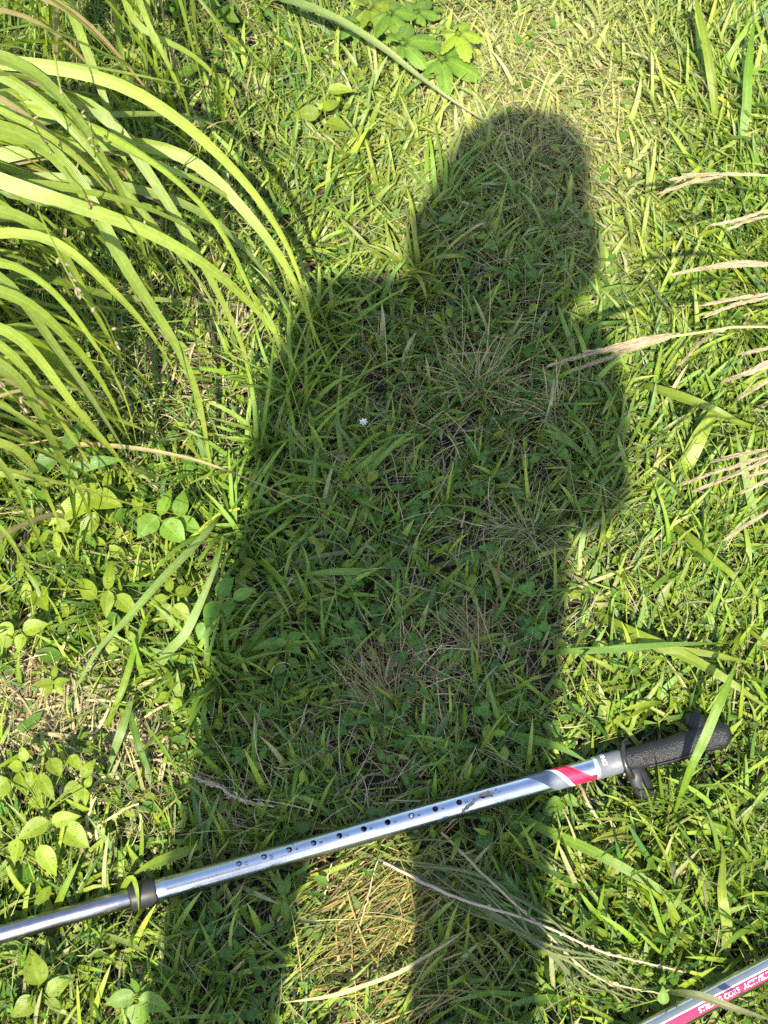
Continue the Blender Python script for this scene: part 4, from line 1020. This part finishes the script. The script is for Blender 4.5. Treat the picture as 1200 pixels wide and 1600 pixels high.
leafy('cluster of yellowish leaves over the shadow edge beside the shaded leaves', (272, 930, .06), [((268, 945, .06), (250, 968, .05), 22), ((272, 945, .06), (298, 972, .05), 26), ((266, 925, .07), (262, 898, .07), 18), ((275, 930, .07), (302, 918, .06), 22), ((262, 935, .06), (232, 945, .05), 20), ((270, 955, .05), (268, 985, .04), 16)], LY*.9)
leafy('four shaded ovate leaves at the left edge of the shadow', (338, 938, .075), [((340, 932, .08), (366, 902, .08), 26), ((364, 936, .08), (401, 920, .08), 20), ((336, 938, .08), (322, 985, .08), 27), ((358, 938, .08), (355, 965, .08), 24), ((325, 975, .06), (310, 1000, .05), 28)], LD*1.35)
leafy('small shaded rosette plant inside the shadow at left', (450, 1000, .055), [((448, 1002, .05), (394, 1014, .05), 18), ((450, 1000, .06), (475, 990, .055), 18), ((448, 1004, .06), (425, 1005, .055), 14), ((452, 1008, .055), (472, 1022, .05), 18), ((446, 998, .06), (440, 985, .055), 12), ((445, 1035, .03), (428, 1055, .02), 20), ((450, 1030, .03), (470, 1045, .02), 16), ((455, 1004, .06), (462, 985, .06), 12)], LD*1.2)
leafy('bushy many leaved plant at the left edge above the pole', (70, 1270, .07), [((50, 1205, .085), (47, 1230, .08), 21), ((40, 1190, .08), (33, 1165, .085), 18), ((36, 1198, .08), (12, 1198, .07), 20), ((78, 1185, .08), (97, 1215, .075), 28), ((60, 1210, .085), (86, 1252, .08), 24), ((110, 1180, .08), (127, 1205, .08), 20), ((128, 1215, .085), (150, 1186, .085), 20), ((125, 1225, .085), (118, 1258, .08), 19), ((132, 1232, .085), (134, 1260, .08), 15), ((122, 1222, .085), (98, 1242, .08), 18), ((134, 1230, .09), (144, 1212, .09), 14), ((80, 1285, .085), (127, 1275, .085), 26), ((76, 1282, .085), (26, 1312, .08), 31), ((70, 1250, .07), (43, 1255, .06), 25), ((28, 1310, .06), (22, 1350, .05), 34), ((62, 1320, .06), (88, 1370, .04), 32), ((96, 1290, .05), (140, 1325, .04), 40), ((10, 1215, .06), (-14, 1250, .05), 40), ((30, 1205, .06), (40, 1240, .06), 26)], LY*1.0)
leafy('small sunlit seedling at left above the bushy plant', (82, 1062, .05), [((84, 1060, .055), (88, 1035, .055), 12), ((84, 1066, .055), (50, 1072, .05), 16), ((84, 1068, .055), (110, 1062, .05), 14), ((82, 1070, .05), (68, 1090, .04), 16), ((86, 1070, .05), (100, 1088, .045), 13)], LY*.95)
leafy('broad leaves at the left edge, lower than the tall blade tips', (30, 985, .06), [((35, 985, .06), (77, 975, .06), 28), ((35, 990, .06), (28, 1020, .05), 22), ((22, 990, .05), (-10, 985, .05), 34), ((20, 1000, .05), (-5, 1010, .04), 20)], LY)
leafy('small leaved plant between the pale stalks and the shadow edge', (268, 1080, .05), [((265, 1085, .06), (238, 1098, .05), 18), ((266, 1075, .06), (262, 1045, .055), 15), ((270, 1085, .05), (290, 1070, .05), 22), ((272, 1090, .05), (278, 1120, .04), 26), ((262, 1060, .04), (250, 1040, .04), 16), ((210, 1000, .04), (196, 985, .04), 14)], LY*.9)
leafy('spotted yellowing plant in the lower left corner', (60, 1545, .05), [((62, 1540, .06), (48, 1482, .06), 40), ((70, 1555, .05), (118, 1522, .05), 28), ((55, 1560, .05), (20, 1590, .04), 34), ((75, 1560, .05), (95, 1580, .04), 18)], LY*.85)
leafy('green plant at the bottom edge right of the spotted one', (205, 1560, .055), [((212, 1555, .06), (163, 1570, .055), 30), ((216, 1560, .06), (268, 1578, .055), 34), ((214, 1552, .06), (205, 1528, .06), 20), ((218, 1568, .05), (212, 1610, .04), 40), ((222, 1556, .05), (235, 1535, .05), 14)], LG*1.1)
leafy('three leaved sunlit seedling left of the long pale blade', (505, 170, .05), [((512, 140, .06), (554, 143, .06), 20), ((500, 178, .06), (458, 182, .05), 26), ((505, 172, .06), (532, 158, .055), 20), ((510, 190, .05), (548, 205, .04), 26)], LY*.85)
leafy('dark ovate leaves at the top edge among the tall blades', (340, 30, .06), [((340, 28, .07), (362, 5, .07), 26), ((335, 20, .06), (375, 35, .06), 28), ((300, -10, .08), (345, 10, .08), 26), ((280, 118, .06), (322, 102, .06), 22), ((250, 60, .06), (215, 52, .06), 24), ((240, 70, .06), (262, 92, .05), 22)], LG*.9)
leafy('round leaved clover sprout beside the lettered pole', (1035, 1560, .05), [((1036, 1570, .06), (1036, 1540, .065), 19), ((1033, 1540, .06), (1038, 1524, .06), 12), ((965, 1580, .03), (985, 1565, .03), 16)], LG*1.1)
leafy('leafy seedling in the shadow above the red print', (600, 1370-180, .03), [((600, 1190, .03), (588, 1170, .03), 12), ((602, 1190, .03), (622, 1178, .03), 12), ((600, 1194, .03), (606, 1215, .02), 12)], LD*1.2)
leafy('spear leaved weed in the left leg of the shadow', (440, 1400, .05), [((442, 1400, .05), (434, 1366, .05), 13), ((446, 1398, .05), (452, 1362, .05), 13), ((444, 1405, .05), (448, 1445, .03), 14), ((438, 1402, .05), (425, 1440, .03), 13)], LG*.9, shape='lance')
leafy('sunlit broad leaves just right of the legs shadow under the pole', (875, 1250, .03), [((880, 1250, .03), (850, 1268, .03), 26), ((880, 1245, .03), (905, 1260, .03), 20), ((885, 1265, .03), (860, 1290, .02), 16)], LG*1.2)
for lab, c in (('tiny white flower in the chest of the shadow', (568, 660)),):
    t = thing('small_flower', lab, 'flower', tuple(G(*c, 0)))
    add('stem', tube(spline([G(*c, 0), G(*c, .02), G(*c, .04)], 6), .0006, GREEN), M_STRAW, t)
    for k in range(7):
        a = k*.9; p0 = G(*c, .04); d = np.array([math.cos(a), math.sin(a), .35])*.0045
        add('petal', strip(np.stack([p0, p0+d*.5, p0+d]), np.array([.001, .0026, .001]), (0, 0, 1), .1, (.75, .75, .68)), M_STRAW, t)

# ---- lobed leaves at the top
def lobed_leaf(base, ang, size_px, z, col, lobes):
    """palmate blade: polar outline about the stalk point; lobes (angle, length) relative to ang in the picture"""
    c = G(*base, z); m = mpp(*base, z)*size_px
    n = 110; rings = 6; V = [c]; U = [(.5, 0)]; F = []
    for r in range(1, rings+1):
        for k in range(n):
            a = -2.6+5.2*k/(n-1)
            rad = .42
            for la, ll, lw in lobes:
                rad = max(rad, ll*max(0, 1-abs((a-la)/lw)**1.25))
            rad *= 1+.07*(2*abs((a*7) % 1-.5)-.5)
            f = r/rings
            th = ang+a
            off = np.array([math.cos(th), math.sin(th)*1.12, 0])*rad*m*f
            off[2] = -.35*rad*m*f*f + .05*m*math.sin(a*6)*f + .1*m*f
            V.append(c+off); U.append((.5+.4*math.sin(a*3), f))
    for r in range(rings-1):
        for k in range(n-1):
            i = 1+r*n+k; F.append((i, i+1, i+n+1, i+n))
    for k in range(n-1): F.append((0, 1+k, 2+k, 2+k))
    F4 = [f for f in F if len(set(f)) == 4]; tri = [(0, 1+k, 2+k) for k in range(n-1)]
    me = bpy.data.meshes.new('leaf'); me.from_pydata([tuple(v) for v in V], [], F4+tri)
    for p in me.polygons: p.use_smooth = True
    l = me.uv_layers.new(name='UVMap'); Ua = np.array(U, np.float32)
    idx = np.zeros(len(me.loops), np.int32); me.loops.foreach_get('vertex_index', idx); l.data.foreach_set('uv', Ua[idx].ravel())
    a = me.color_attributes.new('col', 'FLOAT_COLOR', 'POINT'); cc = np.ones((len(V), 4), np.float32); cc[:, :3] = col; a.data.foreach_set('color', cc.ravel())
    me.update(); return me
t = thing('lobed_leaf_plant', 'creeping plant with deeply lobed toothed leaves at the top edge', 'leafy plant', tuple(G(620, 60, 0)))
LB = [(0, 1.0, .95), (1.05, .86, .80), (-1.05, .86, .80), (2.0, .62, .7), (-2.0, .62, .7)]
for base, ang, sz, z, colr in (((628, 68), .25, 62, .06, LG*1.2), ((689, 92), -.35, 66, .055, LG*1.25), ((715, 52), -1.2, 48, .075, LY*1.15), ((575, 12), .2, 60, .06, LY*.8), ((608, 20), -1.0, 52, .06, LG*1.1), ((560, 40), 2.6, 50, .05, LG), ((650, 20), 1.0, 44, .05, LG*1.1)):
    lf = link('leaf', lobed_leaf(base, ang, sz, z, colr, LB), t, M_LEAF)
    B = G(*base, z); Rr = G(610, 55, .01)
    add('leaf_stalk', tube(spline([Rr, (Rr+B)/2+[0, 0, .01], B], 10), .0008, YEL), M_LEAF, lf)

# ---- tufts that stand out from the turf
def tuft(label, c, n, L, w, th, col, az=None, spread=6.28, mat=None, name='grass_tuft', up=1.9, rad=.008, wprof='blade', seeds=0):
    p0 = G(*c, 0); p0[2] = ground_z(p0[0], p0[1])
    t = thing(name, label, 'grass tuft', tuple(p0))
    for k in range(n):
        a = rng.uniform(0, 6.28) if az is None else az+rng.uniform(-.5, .5)*spread
        r0 = p0 + np.array([rng.normal(0, rad), rng.normal(0, rad), 0])
        cc = np.array([col*rng.uniform(.75, 1.25)]); one = lambda v: np.array([v])
        R = ribbons(r0[None], one(a), one(rng.uniform(*L)), one(rng.uniform(*w)), one(rng.uniform(*th)), one(rng.uniform(1.25, up)), seg=9, across=3, twist=one(rng.normal(0, .4)), fold=.16, col=cc, tipcol=cc*[[1.25, 1.05, .9]], bend=one(rng.normal(0, .4)), wprof=wprof)
        if not clear_of_poles(R[0])[0]: continue
        add('blade', (R[0].reshape(-1, 3), R[1], R[2], R[3]), mat or M_BLADE, t)
    return t
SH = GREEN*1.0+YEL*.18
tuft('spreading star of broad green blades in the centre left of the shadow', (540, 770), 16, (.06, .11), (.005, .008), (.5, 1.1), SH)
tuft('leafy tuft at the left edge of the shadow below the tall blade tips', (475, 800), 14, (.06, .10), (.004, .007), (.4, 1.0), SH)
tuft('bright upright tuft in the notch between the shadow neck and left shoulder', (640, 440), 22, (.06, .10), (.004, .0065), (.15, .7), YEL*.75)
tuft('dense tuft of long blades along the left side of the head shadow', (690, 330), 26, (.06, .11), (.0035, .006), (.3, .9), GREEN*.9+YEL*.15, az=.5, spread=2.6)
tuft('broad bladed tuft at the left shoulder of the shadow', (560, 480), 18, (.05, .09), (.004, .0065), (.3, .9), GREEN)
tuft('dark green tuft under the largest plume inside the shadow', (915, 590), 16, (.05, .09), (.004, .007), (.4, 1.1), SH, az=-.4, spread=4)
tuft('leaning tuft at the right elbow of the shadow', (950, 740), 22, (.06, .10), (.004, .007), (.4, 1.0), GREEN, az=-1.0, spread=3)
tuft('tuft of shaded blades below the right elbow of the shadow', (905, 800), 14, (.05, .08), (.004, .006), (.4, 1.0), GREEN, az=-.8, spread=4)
tuft('fine wiry olive tuft at the right waist of the shadow', (825, 850), 90, (.04, .08), (.0009, .0018), (.1, .9), DULL*1.3+STRAW*.2, wprof='stem', mat=M_STRAW)
tuft('pale wispy tuft just below the largest plume', (865, 660), 55, (.035, .07), (.0008, .0016), (.1, .9), STRAW*1.1, wprof='stem', mat=M_STRAW)
tuft('brownish rush like tuft in the chest of the shadow', (745, 625), 70, (.05, .09), (.0009, .0017), (.05, .7), DULL*.9+STRAW*.4, wprof='stem', mat=M_STRAW, up=1.3)
tuft('palest straw tuft in the lower half of the shadow', (665, 1060), 80, (.03, .06), (.0008, .0016), (.3, 1.3), STRAW*1.35, wprof='stem', mat=M_STRAW, rad=.02)
tuft('brownish wiry tuft left below the palest straw tuft', (615, 1120), 45, (.05, .09), (.0008, .0015), (.2, .7), BROWN*.55+STRAW*.3, az=-.6, spread=1.4, wprof='stem', mat=M_STRAW)
tuft('brown rush like tuft right of the palest straw tuft', (765, 1040), 40, (.05, .09), (.0010, .0016), (.1, .6), BROWN*.5+DULL*.6+STRAW*.1, az=-.5, spread=1.5, wprof='stem', mat=M_STRAW)
tuft('bristly dry tuft at the top of the head shadow', (850, 250), 60, (.04, .075), (.0008, .0015), (.3, 1.2), STRAW*.6+DULL*.4, az=.6, spread=2.6, wprof='stem', mat=M_STRAW, rad=.025)
tuft('narrow bladed tuft in the shadow right of the rosette plant', (510, 1040), 14, (.04, .08), (.003, .005), (.4, 1.1), SH)
tuft('shaded tuft at the foot of the four ovate leaves', (350, 1060), 20, (.06, .11), (.004, .007), (.4, 1.1), GREEN)
tuft('long bladed tuft in the shadow just above the pole, right half', (770, 1150), 18, (.05, .09), (.003, .006), (.5, 1.1), SH)
tuft('small tuft in the shadow between the brown tufts and the rosette', (520, 940), 12, (.05, .08), (.004, .0065), (.5, 1.1), SH)
tuft('thin green tuft above the pole between the numbers and rosette', (480, 1230), 40, (.04, .07), (.001, .002), (.1, .8), GREEN, wprof='stem')
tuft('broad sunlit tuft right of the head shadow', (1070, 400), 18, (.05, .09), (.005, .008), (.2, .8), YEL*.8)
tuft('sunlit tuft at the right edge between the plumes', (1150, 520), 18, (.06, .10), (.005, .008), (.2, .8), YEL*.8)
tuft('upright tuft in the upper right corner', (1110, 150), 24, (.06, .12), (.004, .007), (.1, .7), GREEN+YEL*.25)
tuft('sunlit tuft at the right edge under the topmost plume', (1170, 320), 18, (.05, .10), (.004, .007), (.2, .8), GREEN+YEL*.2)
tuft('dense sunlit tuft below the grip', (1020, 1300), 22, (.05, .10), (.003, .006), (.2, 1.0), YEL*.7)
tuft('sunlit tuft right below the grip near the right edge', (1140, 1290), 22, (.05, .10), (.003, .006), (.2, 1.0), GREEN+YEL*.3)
tuft('leafy sunlit tuft between the lower right pair of blades and legs shadow', (930, 1400), 26, (.05, .09), (.003, .006), (.3, 1.1), YEL*.75)
tuft('sunlit tuft above the lettered pole', (1000, 1480), 22, (.05, .09), (.004, .007), (.2, 1.0), GREEN+YEL*.2)
tuft('shadowed tuft at the bottom edge by the lettered pole', (880, 1560), 22, (.06, .10), (.004, .007), (.4, 1.1), GREEN)
tuft('thin bladed tuft below the grip that shades it', (1055, 1255), 16, (.06, .10), (.0018, .0035), (.05, .35), GREEN+YEL*.3, up=1.4, rad=.02)
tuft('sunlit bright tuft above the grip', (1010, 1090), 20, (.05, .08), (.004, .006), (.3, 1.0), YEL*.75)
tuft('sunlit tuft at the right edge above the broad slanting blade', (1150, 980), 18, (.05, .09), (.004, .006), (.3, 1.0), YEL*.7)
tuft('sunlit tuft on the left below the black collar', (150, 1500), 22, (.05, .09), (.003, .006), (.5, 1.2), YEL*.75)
tuft('sunlit tuft left of the collar above the pole', (205, 1330), 14, (.04, .07), (.003, .005), (.3, 1.0), YEL*.75)
tuft('sunlit tuft left of the shadow neck, below the three leaved seedling', (560, 270), 24, (.05, .09), (.003, .0055), (.1, .7), YEL*.7)
tuft('upright sunlit tuft under the long pale blade', (640, 220), 22, (.04, .08), (.003, .005), (.1, .7), YEL*.7+PALE*.15)
tuft('dark tuft at the foot of the tall blades left of the shadow', (330, 760), 26, (.05, .10), (.003, .006), (.2, .9), GREEN)
tuft('tall upright tuft breaking the left edge of the shadow below its shoulder', (455, 640), 26, (.09, .16), (.003, .006), (.05, .5), GREEN+YEL*.25, up=1.7, rad=.014)
tuft('tall tuft at the left edge of the shadow beside the tips of the long blades', (420, 730), 26, (.08, .15), (.003, .006), (.05, .5), GREEN*.8+YEL*.3, up=1.7, rad=.014)
tuft('tall tuft at the shadow left edge above the four shaded ovate leaves', (385, 850), 24, (.08, .14), (.003, .006), (.1, .6), GREEN+YEL*.2, up=1.7, rad=.014)
tuft('tall tuft at the left shoulder of the shadow under a bending blade', (500, 530), 24, (.08, .14), (.003, .0055), (.05, .5), GREEN*.8+YEL*.3, up=1.7, rad=.014)
tuft('tall thin tuft at the shadow left edge right of the yellowish leaf cluster', (320, 1040), 22, (.07, .13), (.003, .0055), (.1, .7), GREEN+YEL*.2, up=1.7, rad=.014)
